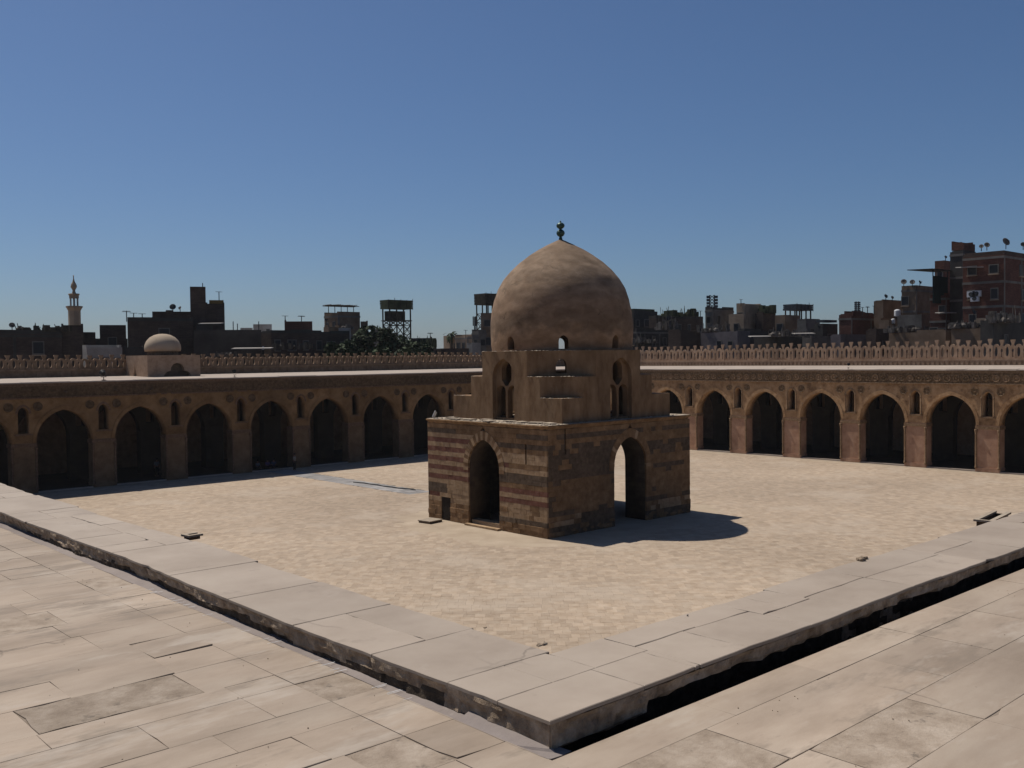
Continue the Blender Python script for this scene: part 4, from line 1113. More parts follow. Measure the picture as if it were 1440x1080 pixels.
def add_window(par_, x, y, z, rot, w_, h_, sill=False, m=None):
    o = obj('window', frame_me, m or FRAME, par_, (x, y, z), rot, (w_, 1, h_))
    obj('pane', pane_me, PANE, o, (0, .01, 0))
    if sill: obj('sill', sill_me, CITY['tan_plaster'], o)
def box_px(xl, xc, xr, ytop, D):
    P = at(xc, ytop, D)
    r = ray(xl, 500); t_ = P.x / r.x if abs(r.x) > 1e-6 else 0; yl = r.y * t_
    r = ray(xr, 500); t_ = P.y / r.y; xr_ = r.x * t_
    return P, max(1.5, yl - P.y), max(1.5, xr_ - P.x)
nb = 0
def building(label, xl, xc, xr, ytop, D, m, m2=None, floors=0, wl=0, wr=0, bands=True, zb=-.5, cat='building', name='building', parapet=True, group=None, cap=None, roof_d=None, sill=False):
    """court-aligned house: near corner at column xc, sides reaching columns xl and xr"""
    P, ly, lx = box_px(xl, xc, xr, ytop, D)
    rot = 0.0; ux, uy = P.x / Vector((P.x, P.y)).length, P.y / Vector((P.x, P.y)).length
    ly = min(ly, 26)
    if xl >= xc - 2:                      # square on to the viewer
        rot = atan2(uy, ux) - pi / 2; ly = 9.0
        r = ray(xr, 500); c_, s_ = uy, -ux            # local x axis
        k = (P.x * r.y - P.y * r.x) / (s_ * r.x - c_ * r.y); lx = max(1.0, abs(k))
    elif xr <= xc + 2:
        rot = atan2(uy, ux); lx = 9.0
        r = ray(xl, 500); c_, s_ = -uy, ux
        k = (P.x * r.y - P.y * r.x) / (s_ * r.x - c_ * r.y); ly = max(1.0, abs(k))
    lx = min(lx, 60)
    H = P.z - zb
    t = thing(name, label, cat, (P.x, P.y, zb), rot, group)
    b = MB()
    b.box(0, lx, 0, ly, 0, H - .5)
    obj('wall', b, CITY[m], t)
    if parapet:
        rng2 = random.Random(int(xc * 7 + ytop))
        for (x0, x1, y0, y1) in ((0, lx, 0, .25), (0, lx, ly - .25, ly), (0, .25, .252, ly - .252), (lx - .25, lx, .252, ly - .252)):
            L = max(x1 - x0, y1 - y0); k = max(1, int(L / 3)); pb = MB()
            for i in range(k):
                a, c_ = i / k, (i + 1) / k; hh = H - rng2.choice((0, 0, 0, .12, .2, .3))
                if x1 - x0 > y1 - y0: pb.box(x0 + (x1 - x0) * a, x0 + (x1 - x0) * c_, y0, y1, H - .498, hh)
                else: pb.box(x0, x1, y0 + (y1 - y0) * a, y0 + (y1 - y0) * c_, H - .498, hh)
            obj('parapet', pb, CITY[m2 or m], t)
    fh = 3.1
    nf = floors or int(H / fh)
    if bands:
        for k in range(1, nf + 1):
            z = H - .75 - (k - 1) * fh
            if z < 6: break
            bb = MB(); bb.box(-.06, lx + .06, -.06, 0, z - .18, z + .12); bb.box(-.06, 0, .002, ly + .06, z - .18, z + .12)
            obj('floor_band', bb, CITY['grey_concrete'] if m != 'dark_brick' else CITY['dark_concrete'], t)
        for xx in ([0] + [lx * i / max(1, int(lx / 5)) for i in range(1, int(lx / 5))]):
            bb = MB(); bb.box(xx - .03, xx + .3, -.045, 0, 0, H - .95); obj('column', bb, CITY['grey_concrete'] if m != 'dark_brick' else CITY['dark_concrete'], t)
    for k in range(nf):
        z = H - .75 - k * fh - 1.5
        if z < 7: break
        for i in range(wr):
            if random.random() < .85:
                add_window(t, lx * (i + .5 + random.uniform(-.1, .1)) / wr, -.02, z, 0, random.choice((.8, 1.0, 1.2)), random.choice((1.0, 1.2, 1.4)), random.random() < .3 or sill)
        for i in range(wl):
            if random.random() < .85:
                add_window(t, -.02, ly * (i + .5 + random.uniform(-.1, .1)) / wl, z, -pi / 2, random.choice((.8, 1.0)), random.choice((1.0, 1.2)), random.random() < .4 or sill)
    return t, P, lx, ly, H
GD = 'satellite dishes on the city roofs'
dish_me = None
def dish(px, py_base, D, r, label, yaw=None, tilt=.7):
    global dish_me
    p = at(px, py_base, D)
    r = r * .35
    t = thing('satellite_dish', label, 'satellite dish', p, -.73 + random.uniform(-.6, .6), GD)
    if dish_me is None:
        m = MB(); m.lathe([(0, -.20), (.45, -.15), (.8, -.06), (1.0, 0), (1.0, .02), (.8, -.03), (.45, -.12), (0, -.17)], 18); dish_me = m.mesh('reflector', smooth=True, recalc=True)
    o = obj('reflector', dish_me, M['conduit'] if random.random() < .5 else CITY['scrap'], t, (0, 0, r * 1.25), 0, (r, r, r)); o.rotation_euler = (radians(90) - tilt * .6, 0, 0)
    b = MB(); b.tube((0, .05, -.3), (0, .05, r * 1.2), .05); b.tube((0, 0, r * .4), (0, -r * .9, r * 1.3), .025); b.blob((0, -r * .9, r * 1.32), .07, sub=0)
    obj('mast', b, M['black'], t)
def pole(px, y0, y1, D, label, r=.06, arms=0):
    a = at(px, y0, D); b_ = at(px, y1, D); h = b_.z - a.z
    t = MB(); t.tube((0, 0, -.6), (0, 0, h), r, 5)
    for k in range(arms):
        z = h * (.95 - k * .12); L = .5 + .1 * k; t.tube((-L, 0, z), (L, 0, z), r * .5, 4)
    o = obj('antenna', t, M['black'], None, a); tag(o, label, 'antenna', 'aerials on the city roofs')
def tank(px, y0, y1, wpx, D, label, m='white'):
    a = at(px, y1, D); b_ = at(px, y0, D); h = b_.z - a.z; r = wpx / FPX * D / 2
    t = thing('water_tank', label, 'water tank', a)
    b = MB(); b.lathe([(r * .9, .1), (r, .2), (r, h * .8), (r * .8, h * .93), (r * .3, h), (0, h)], 14); obj('tank', b.mesh('tank', recalc=True), M['white'] if m == 'white' else CITY[m], t)
    b = MB()
    for s_ in (-1, 1):
        for q_ in (-1, 1): b.tube((s_ * r * .6, q_ * r * .6, -.5), (s_ * r * .6, q_ * r * .6, .15), .06, 4)
    obj('stand', b, M['black'], t)
def loft(label, xl, xc, xr, y_top, y_box, y_deck, y_base, D, m, mids=(), lattice=True, planks=7):
    """timber pigeon loft on posts"""
    P, ly, lx = box_px(xl, xc, xr, y_top, D)
    ly = min(ly, 6)
    zt = P.z; zb = at(xc, y_box, D).z; z0 = at(xc, y_base, D).z; zd = at(xc, y_deck, D).z
    t = thing('pigeon_loft', label, 'pigeon loft', (P.x, P.y, z0), 0)
    H = zt - z0; hb = zb - z0; hd = zd - z0
    b = MB(); b.box(.1, lx - .1, .1, ly - .1, hb, H - .1); obj('loft_box', b, CITY[m], t)
    k = planks
    for i in range(k):
        za, zz = hb + (H - hb) * i / k, hb + (H - hb) * (i + 1) / k - .04
        j = random.uniform(-.06, .1)
        b = MB(); b.box(-.04 - j * .3, lx + j, -.03, .09, za, zz); obj('plank', b, CITY[m], t)
        b = MB(); b.box(-.05, .09, .092, ly + j, za, zz); obj('plank', b, CITY[m], t)
    n = max(3, int(lx / 1.1))
    for i in range(n + 1):
        b = MB(); x = lx * i / n; b.tube((x, -.1, hb - .1), (x, -.1, H + random.uniform(0, .35)), .05, 4); obj('batten', b, CITY['old_wood'], t)
    lx2, ly2 = lx * .86, ly * .86; ox, oy = lx * .07, ly * .07
    nn = 4
    for i in range(nn):
        for yy in (0, ly2):
            x = ox + lx2 * i / (nn - 1); b = MB(); b.tube((x, oy + yy, 0), (x, oy + yy, hb + .05), .13, 5); obj('post', b, CITY['old_wood'], t)
    for (ya, yb) in mids:
        za, zz = at(xc, yb, D).z - z0, at(xc, ya, D).z - z0
        b = MB(); b.box(ox + .2, ox + lx2 * .8, oy + .3, oy + ly2 - .2, za, zz); b.box(ox - .2, ox + lx2 + .2, oy - .2, oy + ly2 + .2, za - .12, za - .002); obj('mid_room', b, CITY['old_wood'], t)
    if lattice:
        b = MB()
        for yy in (oy, oy + ly2):
            for i in range(nn - 1):
                xa, xb = ox + lx2 * i / (nn - 1), ox + lx2 * (i + 1) / (nn - 1)
                z = 0
                while z < hd - .5:
                    z2 = min(hd, z + (xb - xa) * 1.1)
                    b.tube((xa, yy, z), (xb, yy, z2), .06, 4); b.tube((xb, yy, z), (xa, yy, z2), .06, 4); b.tube((xa, yy, z2), (xb, yy, z2), .05, 4); z = z2
        for i in (0, nn - 1):
            x = ox + lx2 * i / (nn - 1); z = 0
            while z < hd - .5:
                z2 = min(hd, z + ly2 * .6); b.tube((x, oy, z), (x, oy + ly2, z2), .06, 4); b.tube((x, oy + ly2, z), (x, oy, z2), .06, 4); z = z2
        obj('cross_bracing', b, CITY['old_wood'], t)
    return t
def clutter(name, label, px0, px1, ybase, D, n, hmax, kind='scrap'):
    """rubble, boards and boxes lying on a roof"""
    b = MB(); a = at((px0 + px1) / 2, ybase, D)
    W_ = (px1 - px0) / FPX * D
    dv = Vector((RT.x, RT.y, 0)).normalized(); dn = Vector((FW.x, FW.y, 0)).normalized()
    for i in range(n):
        q_ = dv * random.uniform(-W_ / 2, W_ / 2) + dn * random.uniform(0, 2.5); w_ = random.uniform(.15, .9); h = random.uniform(.1, hmax) 
        k = random.random()
        if k < .5: b.box(q_.x, q_.x + w_, q_.y, q_.y + random.uniform(.1, .8), -.3, h)
        elif k < .8: b.tube((q_.x, q_.y, -.3), (q_.x + random.uniform(-.4, .4), q_.y, h * 1.5), .05, 4)
        else: b.blob((q_.x, q_.y, 0), w_ * .5, amp=.6, sub=1)
    tag(obj(name, b, CITY[kind], None, a), label, kind='stuff')

B = building
# --- left part of the skyline
B('long dark unfinished block at the far left with concrete pillars', -70, -55, 88, 463, 150, 'dark_brick', 'dark_concrete', wr=2)
B('dark brown house right below the tall thin minaret', 84, 86, 118, 455, 152, 'dark_brick', wr=0, bands=False)
B('low dark step of roof to the right of the minaret', 112, 118, 132, 467, 158, 'dark_brick', bands=False)
B('dark low row of roofs behind the left crenels', 100, 132, 180, 476, 168, 'dark_concrete', wr=3, bands=False)
B('flat dark block with a white patch, left of the big dark mass', 138, 140, 178, 457, 160, 'dark_brick', wr=1, bands=False)
B('whitewashed low house with two openings behind the left crenels', 119, 122, 172, 485, 128, 'pale_plaster', wr=3, bands=False)
B('dark green shed next to the whitewashed low house', 172, 174, 204, 486, 130, 'dark_concrete', bands=False)
B('broad dark building mass left of the tall dark tower', 177, 179, 272, 446, 148, 'dark_brick', 'dark_concrete', wr=1, bands=False)
B('upper step of the broad dark building mass', 212, 214, 270, 438, 156, 'dark_brick', bands=False)
B('small stair box on the stepped dark building', 231, 233, 240, 431, 154, 'dark_brick', bands=False, parapet=False)
B('tall dark tower block, highest on the left skyline', 265, 267, 291, 403, 150, 'dark_brick', wr=0, bands=False)
B('lower shoulder block attached to the tall dark tower', 288, 289, 317, 424, 151, 'dark_brick', bands=False)
B('yellow and orange rooftop hut on the shoulder block', 293, 294, 316, 417, 152.0, 'yellow_wood', bands=False, parapet=False)
B('wide plain dark wall building in front of the tall dark tower', 270, 272, 368, 464, 132, 'dark_concrete', bands=False)
B('small white house end on the roof beside the tall dark tower', 274, 276, 300, 455, 140, 'dark_concrete', wr=2, bands=False)
B('distant pale square building on the left skyline', 355, 356, 383, 456, 330, 'pale_plaster', wr=2, bands=False)
B('far low white building left of the pale square one', 336, 338, 356, 461, 340, 'pale_plaster', bands=False)
B('dark jumble of low houses between the wide wall and the trees', 368, 381, 492, 463, 138, 'dark_brick', 'dark_concrete', wr=6, bands=False)
B('small dark red roof hut with antennas', 399, 400, 440, 450, 142, 'red_brick', bands=False, wr=2)
B('brown house with pergola, its left side lit', 457, 475, 507, 438, 165, 'brown_plaster', wl=2, wr=1)
B('low side wing at the left foot of the house with pergola', 456, 462, 480, 457, 160, 'brown_plaster', wl=1, bands=False)
B('dark right hand step of the house with pergola', 506, 507, 518, 451, 166, 'brown_plaster', bands=False)
B('grey white rendered wall below the house with pergola', 474, 476, 494, 460, 158, 'pale_plaster', bands=False)
B('distant grey house between pergola house and timber tower', 520, 522, 546, 462, 260, 'grey_concrete', bands=False)
B('dark flat building right of the timber lattice tower', 573, 575, 608, 474, 150, 'dark_brick', wr=2, bands=False)
B('dark low roofs right of the trees', 560, 590, 614, 487, 140, 'dark_concrete', wr=4, bands=False)
B('tiny tan building with palm behind it', 624, 632, 654, 472, 210, 'tan_plaster', wl=1, wr=1, bands=False)
B('tan brown building with dark right wall', 640, 657, 667, 470, 190, 'tan_plaster', wl=2, bands=True)
B('long low dark roof behind the left crenels near the dome', 608, 620, 700, 490, 150, 'dark_brick', bands=False)
B('grey concrete house carrying the timber pigeon loft', 664, 673, 712, 463, 150, 'grey_concrete', wr=3, wl=1, bands=True)
B('grey annex with light slab beside the concrete house', 660, 664, 676, 482, 149, 'pale_plaster', bands=False)
# pergola
pe = thing('roof_pergola', 'spindly timber pergola on the brown house roof', 'pergola', at(462, 438, 167))
for i in range(5):
    b = MB(); b.tube((i * 1.2, 0, -.3), (i * 1.2, 0, 1.0), .07, 4); obj('post', b, CITY['old_wood'], pe)
for i in range(12):
    b = MB(); b.tube((i * .45 - .2, -1.2, 1.0 + random.uniform(0, .1)), (i * .45 - .2, 1.4, 1.05), .06, 4); obj('rafter', b, CITY['old_wood'], pe)
b = MB(); b.box(-.3, 5.3, -1.0, 1.3, .86, .94); obj('roof_mat', b, CITY['old_wood'], pe)

# minaret
p = at(105, 456, 200); z0 = p.z
def zpx(y): return at(105, y, 200).z - z0
mn = thing('minaret', 'slender pale minaret with columned pavilion and bulb top', 'minaret', p)
s1 = 200 / FPX
b = MB(); b.lathe([(6.2 * s1, -14), (6.2 * s1, zpx(437)), (6.6 * s1, zpx(436)), (8.0 * s1, zpx(432.5))], 8, a0=pi / 8); obj('shaft', b.mesh('shaft', recalc=True), CITY['tan_plaster'], mn)
b = MB(); b.lathe([(8.4 * s1, zpx(432.4)), (8.4 * s1, zpx(430.5)), (7.9 * s1, zpx(430.5)), (7.9 * s1, zpx(431.5)), (0, zpx(431.5))], 8, a0=pi / 8); obj('balcony', b.mesh('balcony', recalc=True), CITY['tan_plaster'], mn)
for k in range(6):
    a = k * pi / 3 + .3; b = MB(); b.lathe([(1.1 * s1, zpx(431.6)), (.8 * s1, zpx(430.5)), (.75 * s1, zpx(420.5)), (1.1 * s1, zpx(419.5))], 6, (cos(a) * 3.9 * s1, sin(a) * 3.9 * s1, 0)); obj('column', b.mesh('column', recalc=True), CITY['pale_plaster'], mn)
b = MB(); b.lathe([(4.9 * s1, zpx(419.4)), (4.9 * s1, zpx(416)), (5.9 * s1, zpx(414)), (5.4 * s1, zpx(413)), (2.2 * s1, zpx(412.6)), (1.3 * s1, zpx(409)), (1.6 * s1, zpx(407.6)), (3.3 * s1, zpx(403.5)), (2.8 * s1, zpx(400)), (1.2 * s1, zpx(396)), (.5 * s1, zpx(392)), (.4 * s1, zpx(389)), (.9 * s1, zpx(388)), (0, zpx(387))], 12); obj('pavilion_top', b.mesh('pavilion_top', recalc=True), CITY['tan_plaster'], mn)

loft('dark green timber pigeon loft on a lattice tower behind the trees', 536, 546, 581, 421, 434, 450, 497, 150, 'green_wood', mids=((437, 450),), planks=4)
loft('grey timber pigeon loft partly behind the great dome', 668, 683, 712, 412, 428, 440, 464, 151, 'old_wood', mids=(), planks=4)
B('patched brown timber room under the grey pigeon loft', 674, 676, 710, 436, 151.4, 'brown_plaster', bands=False, parapet=False, wr=2)
loft('small blue grey pigeon loft with open legs, right of the dome', 1102, 1120, 1143, 427, 436, 437, 462, 170, 'blue_wood', planks=3, lattice=False)

# --- right part
B('dark building with a green roof room, right of the great dome', 860, 891, 925, 436, 150, 'dark_concrete', wr=3, bands=False)
B('green timber roof room on the dark building beside the dome', 889, 892, 921, 430, 152, 'green_wood', bands=False, parapet=False)
B('dark wide building with cluttered planted roof', 918, 922, 989, 443, 148, 'dark_brick', 'dark_concrete', wr=5, bands=False)
B('low grey house with white railings behind the right crenels', 880, 895, 957, 461, 135, 'dark_concrete', wr=4, wl=1, bands=True)
B('front row dark block below the planted roof', 940, 957, 985, 463, 133, 'dark_brick', bands=False)
B('grey concrete frame building beside the lattice panel', 993, 1002, 1032, 431, 160, 'grey_concrete', 'dark_concrete', wr=2, wl=1)
B('low lilac plaster house behind the right crenels', 985, 1037, 1055, 464, 140, 'lilac_plaster', wl=3, bands=False)
B('square tan tower house with one dark side', 1036, 1048, 1072, 426, 165, 'tan_plaster', wl=1, wr=0, bands=False)
B('shorter tan block stepping down from the tan tower house', 1025, 1046, 1050, 441, 158, 'tan_plaster', wl=1, bands=False)
B('dark front wall under the tan tower house', 1040, 1047, 1092, 462, 146, 'dark_concrete', bands=False)
B('dark house with plants on its roof', 1070, 1073, 1091, 438, 168, 'dark_brick', bands=False)
B('grey brown house below the blue pigeon loft', 1090, 1104, 1125, 441, 163, 'brown_plaster', wl=1, wr=0, bands=False)
B('low tin roofed sheds behind the right crenels', 1060, 1090, 1140, 472, 140, 'dark_concrete', wr=3, bands=False)
B('dark house with a lit left corner, under the pigeon loft', 1122, 1133, 1153, 448, 160, 'grey_concrete', wr=1, bands=False)
B('low grey green house with a blue roof tank', 1153, 1157, 1178, 455, 155, 'dark_concrete', wr=1, bands=False)
B('low block wall terrace right of centre', 1136, 1141, 1178, 472, 143, 'grey_concrete', bands=False)
B('long blue roof tank box on stilts', 1157, 1160, 1177, 445, 157, 'blue_wood', bands=False, parapet=False, cat='tank', zb=at(1160, 453, 157).z)
B('red brick building with two roof levels', 1180, 1197, 1250, 441, 155, 'red_brick', wl=0, wr=0)
B('upper red brick storey set back on the red building', 1196, 1200, 1241, 437, 160, 'red_brick', bands=False)
B('low grey shed with wide door behind the right crenels', 1178, 1182, 1232, 470, 135, 'lilac_plaster', wr=2, bands=False)
B('dark low roofs in front of the red brick building', 1226, 1232, 1260, 462, 138, 'dark_brick', wr=1, bands=False)
B('grey brown house with white water tank', 1238, 1242, 1275, 421, 165, 'brown_plaster', wr=1, bands=False)
B('brown block of flats with grey end wall and dishes on top', 1268, 1288, 1316, 401, 165, 'brown_plaster', wl=2, wr=1)
B('lower terrace house with lit render below the dishes', 1262, 1296, 1312, 442, 150, 'grey_concrete', wl=2, wr=1, bands=False)
B('ribbed dark building below the white tank', 1246, 1250, 1296, 447, 154, 'brown_plaster', wr=2, bands=False)
B('narrow red brick house with green awning', 1308, 1330, 1345, 412, 150, 'red_brick', wl=2, wr=0)
B('distant pink brick block beside the stair tower', 1319, 1328, 1350, 365, 185, 'red_brick', wl=1, wr=1, bands=False)
B('long low roof with pale edge behind the right crenels', 1250, 1330, 1345, 463, 132, 'brown_plaster', wl=0, bands=False)
B('concrete stair tower between the brick blocks', 1336, 1354, 1372, 350, 152, 'dark_concrete', wl=0, wr=0, bands=True)
B('round cornered brick cap on the concrete stair tower', 1338, 1355, 1371, 338, 152.2, 'red_brick', bands=False, zb=at(1355, 351, 152).z)
t9, P9, lx9, ly9, H9 = B('big red brick apartment block at the right edge, tallest of all', 1354, 1412, 1500, 352, 140, 'red_brick', 'dark_brick', wl=2, wr=2, sill=True)
B('rubble covered tan roof in front of the big brick block', 1338, 1394, 1400, 459, 128, 'brown_plaster', bands=False)
B('black low building at the right edge behind the crenels', 1393, 1397, 1500, 450, 124, 'dark_concrete', wr=3, bands=False)
B('tan shed with open front at the right edge', 1370, 1390, 1400, 447, 136, 'tan_plaster', wl=1, bands=False)

# awning and cloth on the narrow brick house
aw = thing('roof_awning', 'dark sheet awning with green cloth on the narrow brick house', 'awning', at(1322, 392, 150))
b = MB(); b.hexa([(-4.5, -1, 1.0), (3.4, -1, 1.1), (3.4, 2.5, 1.25), (-4.5, 2.5, 1.1), (-4.5, -1, 1.1), (3.4, -1, 1.2), (3.4, 2.5, 1.35), (-4.5, 2.5, 1.2)]); obj('sheet', b, M['black'], aw)
b = MB(); b.box(-2.2, 2.2, -.1, .05, -3.4, .3); obj('cloth', b, CITY['green_cloth'], aw)
for s_ in (-2.2, 0, 2.3):
    b = MB(); b.tube((s_, 0, -2), (s_, 0, 1.1), .07, 4); obj('pole', b, M['black'], aw)
# lattice panel towers
for px0, px1, y0, y1, D, lab in ((994, 1009, 415, 441, 200, 'tall mesh billboard frame on lattice legs beside the concrete frame building'), (1202, 1209, 424, 440, 230, 'narrow mesh billboard frame above the red brick roof')):
    a = at((px0 + px1) / 2, y1, D); hh = at((px0 + px1) / 2, y0, D).z - a.z; w_ = (px1 - px0) / FPX * D
    t = thing('mesh_tower', lab, 'billboard', a, atan2(RT.y, RT.x))
    for s_ in (-1, 1):
        b = MB(); b.tube((s_ * w_ * .2, 0, -8), (s_ * w_ * .2, 0, hh), .12, 4); obj('leg', b, M['conduit'], t)
    b = MB()
    k = 6
    for i in range(k):
        z = hh * i / k; b.tube((-w_ * .2, 0, z), (w_ * .2, 0, z + hh / k), .07, 4); b.tube((w_ * .2, 0, z), (-w_ * .2, 0, z + hh / k), .07, 4)
    obj('lattice', b, M['conduit'], t)
    for s_ in (-1, 1):
        for i in range(5):
            b = MB(); x0, x1 = sorted((s_ * w_ * .5, s_ * w_ * .16)); z = hh * (.15 + .17 * i); b.box(x0, x1, -.12, -.06, z, z + hh * .14); obj('panel', b, CITY['blue_wood'], t)
# dishes, aerials, tanks
dish(17, 462, 151, 1.0, 'dark dish at the far left end of the skyline'); dish(28, 463, 151, .6, 'smaller dark dish right of the one at the far left end')
dish(243, 437, 152, 1.25, 'large dark dish on the stepped building left of the tall dark tower', 3.4); dish(253, 436, 153, .7, 'small dish beside the large dark dish')
dish(459, 452, 163, .6, 'small dish on the left edge of the house with pergola'); dish(941, 452, 147, 1.3, 'wide pale dish among the planted roofs right of the dome', 3.2)
dish(1246, 420, 165, .9, 'dish at the left roof corner of the grey brown house'); dish(1255, 421, 166, .7, 'second dish on the grey brown house')
dish(1271, 401, 165, 1.2, 'green grey dish on the left corner of the brown flats', 3.3); dish(1283, 401, 165, 1.1, 'pale dish left of centre on the brown flats', 3.6); dish(1294, 400, 166, .8, 'smallest dish on the brown flats')
dish(1380, 350, 141, .8, 'left one of the pair of dishes on the big brick block', 3.5); dish(1388, 349, 141, 1.0, 'right one of the pair of dishes on the big brick block', 3.2); dish(1415, 347, 141, 1.5, 'largest dish, above the corner of the big brick block', 3.5); dish(1439, 348, 142, .9, 'dish cut by the right photo edge')
dish(1330, 364, 186, .7, 'dish on the distant pink brick block'); dish(1152, 463, 142, .8, 'little dish among the low walls right of centre'); dish(1370, 443, 135, 1.0, 'dish in front of the big brick block above the rubble roof', 3.9)
for px, y0, y1, D, lab, ar in ((178, 446, 437, 149, 'aerial on the left end of the broad dark building', 2), (188, 446, 440, 149, 'low aerial on the broad dark building', 1), (200, 446, 441, 149, 'third aerial on the broad dark building', 1), (285, 403, 398, 150, 'stub chimney pipe on the tall dark tower', 0),
                           (308, 418, 410, 152, 'pole on the yellow rooftop hut', 1), (328, 464, 452, 135, 'bare pole on the wide dark wall', 0), (334, 464, 455, 135, 'second bare pole on the wide dark wall', 0), (364, 464, 452, 135, 'pole in front of the pale square building', 0),
                           (401, 450, 444, 142, 'aerial on the left corner of the red roof hut', 1), (424, 450, 444, 143, 'aerial on the red roof hut', 2), (551, 462, 452, 200, 'thin aerial left of the lattice tower', 1), (605, 474, 468, 150, 'aerial on the dark flat building', 2),
                           (655, 471, 464, 190, 'aerial on the tan brown building', 1), (978, 443, 436, 148, 'aerial on the planted roof building', 2), (985, 443, 437, 148, 'right hand aerial on the planted roof building', 1), (1042, 426, 421, 165, 'aerial on the tan tower house', 1),
                           (1213, 438, 432, 160, 'aerial on the red brick building', 1), (1220, 438, 431, 160, 'second aerial on the red brick building', 2), (1229, 438, 430, 160, 'third aerial on the red brick building', 1), (985, 489, 462, 128, 'tan pole standing behind the right crenels', 0)):
    pole(px, y0, y1, D, lab, arms=ar)
# telecom mast
a = at(668, 470, 185); t = thing('telecom_mast', 'slim telecom mast left of the great dome', 'mast', a)
b = MB(); b.tube((0, 0, -6), (0, 0, 3.3), .25, 6, .16); obj('mast_pole', b, M['conduit'], t)
for k in range(3):
    an = k * 2.1; b = MB(); b.box(.25, .4, -.12, .12, 1.6, 3.4); obj('antenna_panel', b, M['conduit'], t, rotz=an)
tank(1262, 435, 446, 8, 160, 'white water tank on the grey brown house roof'); tank(1256, 448, 456, 5, 156, 'small white drum below the white water tank')
tank(1389, 444, 452, 3, 130, 'tiny white barrel on the rubble roof'); tank(370, 487, 493, 3, 125, 'white barrel glinting behind the left crenels')
# clutter of roofs (too small and mixed to count)
for px0, px1, yb, D, n, h, kd, lab in ((924, 955, 461, 134.5, 60, 1.6, 'scrap', 'railings and junk on the low house roof'), (985, 1030, 464, 141, 40, 1.0, 'scrap', 'junk on the lilac house roof'), (1346, 1395, 458, 128.5, 90, .5, 'scrap', 'broken rubble on the tan roof'),
        (930, 985, 442, 149, 60, 1.0, 'green_wood', 'plants and crates on the planted roof'), (1074, 1090, 438, 169, 25, 1.2, 'green_wood', 'plants on the dark house roof'), (1085, 1140, 470, 140.5, 50, .8, 'scrap', 'tin sheets and junk on the sheds'),
        (20, 85, 463, 151, 30, .6, 'old_wood', 'junk on the far left roof'), (300, 330, 498, 120, 12, .3, 'scrap', 'bright litter in front of the wide dark wall'), (380, 440, 488, 126, 40, .7, 'dark_concrete', 'jumbled low roof junk behind the left crenels'),
        (585, 612, 486, 140, 40, 1.2, 'green_wood', 'greenery and railings right of the trees'), (1255, 1300, 464, 132.5, 40, .7, 'scrap', 'junk on the long low roof'), (1400, 1440, 450, 125, 40, 1.2, 'scrap', 'frames and junk at the right edge roof'), (480, 492, 460, 158, 10, .5, 'scrap', 'junk on the white rendered wall'), (895, 925, 480, 134, 30, 1.0, 'scrap', 'junk on a low roof beside the dome')):
    clutter('roof_clutter', lab, px0, px1, yb, D, n, h, kd)
# pale roof slabs that catch the sun
for px, py, D, w_, lab in ((1330, 441, 149, 2.2, 'thin pale canopy slab on the narrow brick house'), (1364, 377, 139.5, 3.0, 'pale lit canopy on the big brick block'), (297, 456, 139, 3.0, 'thin pale canopy beside the dark tower'), (1075, 474, 138, 4.5, 'tilted pale tin roof among the sheds'), (1130, 470, 139, 3, 'pale tin roof right of the tilted one'), (355, 491, 122, 5, 'long pale slab low on the wide dark wall')):
    a = at(px, py, D); b = MB(); b.hexa([(-w_ / 2, -.8, 0), (w_ / 2, -.8, 0), (w_ / 2, .8, .12), (-w_ / 2, .8, .12), (-w_ / 2, -.8, .1), (w_ / 2, -.8, .1), (w_ / 2, .8, .22), (-w_ / 2, .8, .22)])
    o = obj('canopy_slab', b, CITY['pale_plaster'], None, a, atan2(RT.y, RT.x)); tag(o, lab, 'canopy')
# air conditioners on the big block
for px, py, lab in ((1366, 418, 'leftmost white air conditioner box on the big brick block'), (1371, 424, 'lowest white air conditioner box on the big brick block'), (1374, 417, 'rightmost white air conditioner box on the big brick block')):
    a = on_axis('X', P9.x - .5, px, py); t = thing('air_conditioner', lab, 'air conditioner', a, -pi / 2, 'air conditioners on the big brick block')
    b = MB(); b.box(-.5, .5, -.2, .2, 0, .75); obj('case', b, M['white'], t); b = MB(); b.lathe([(.28, 0), (.28, .02), (0, .02)], 14); o = obj('fan_grille', b, M['conduit'], t, (0, -.2, .38)); o.rotation_euler = (radians(90), 0, 0)

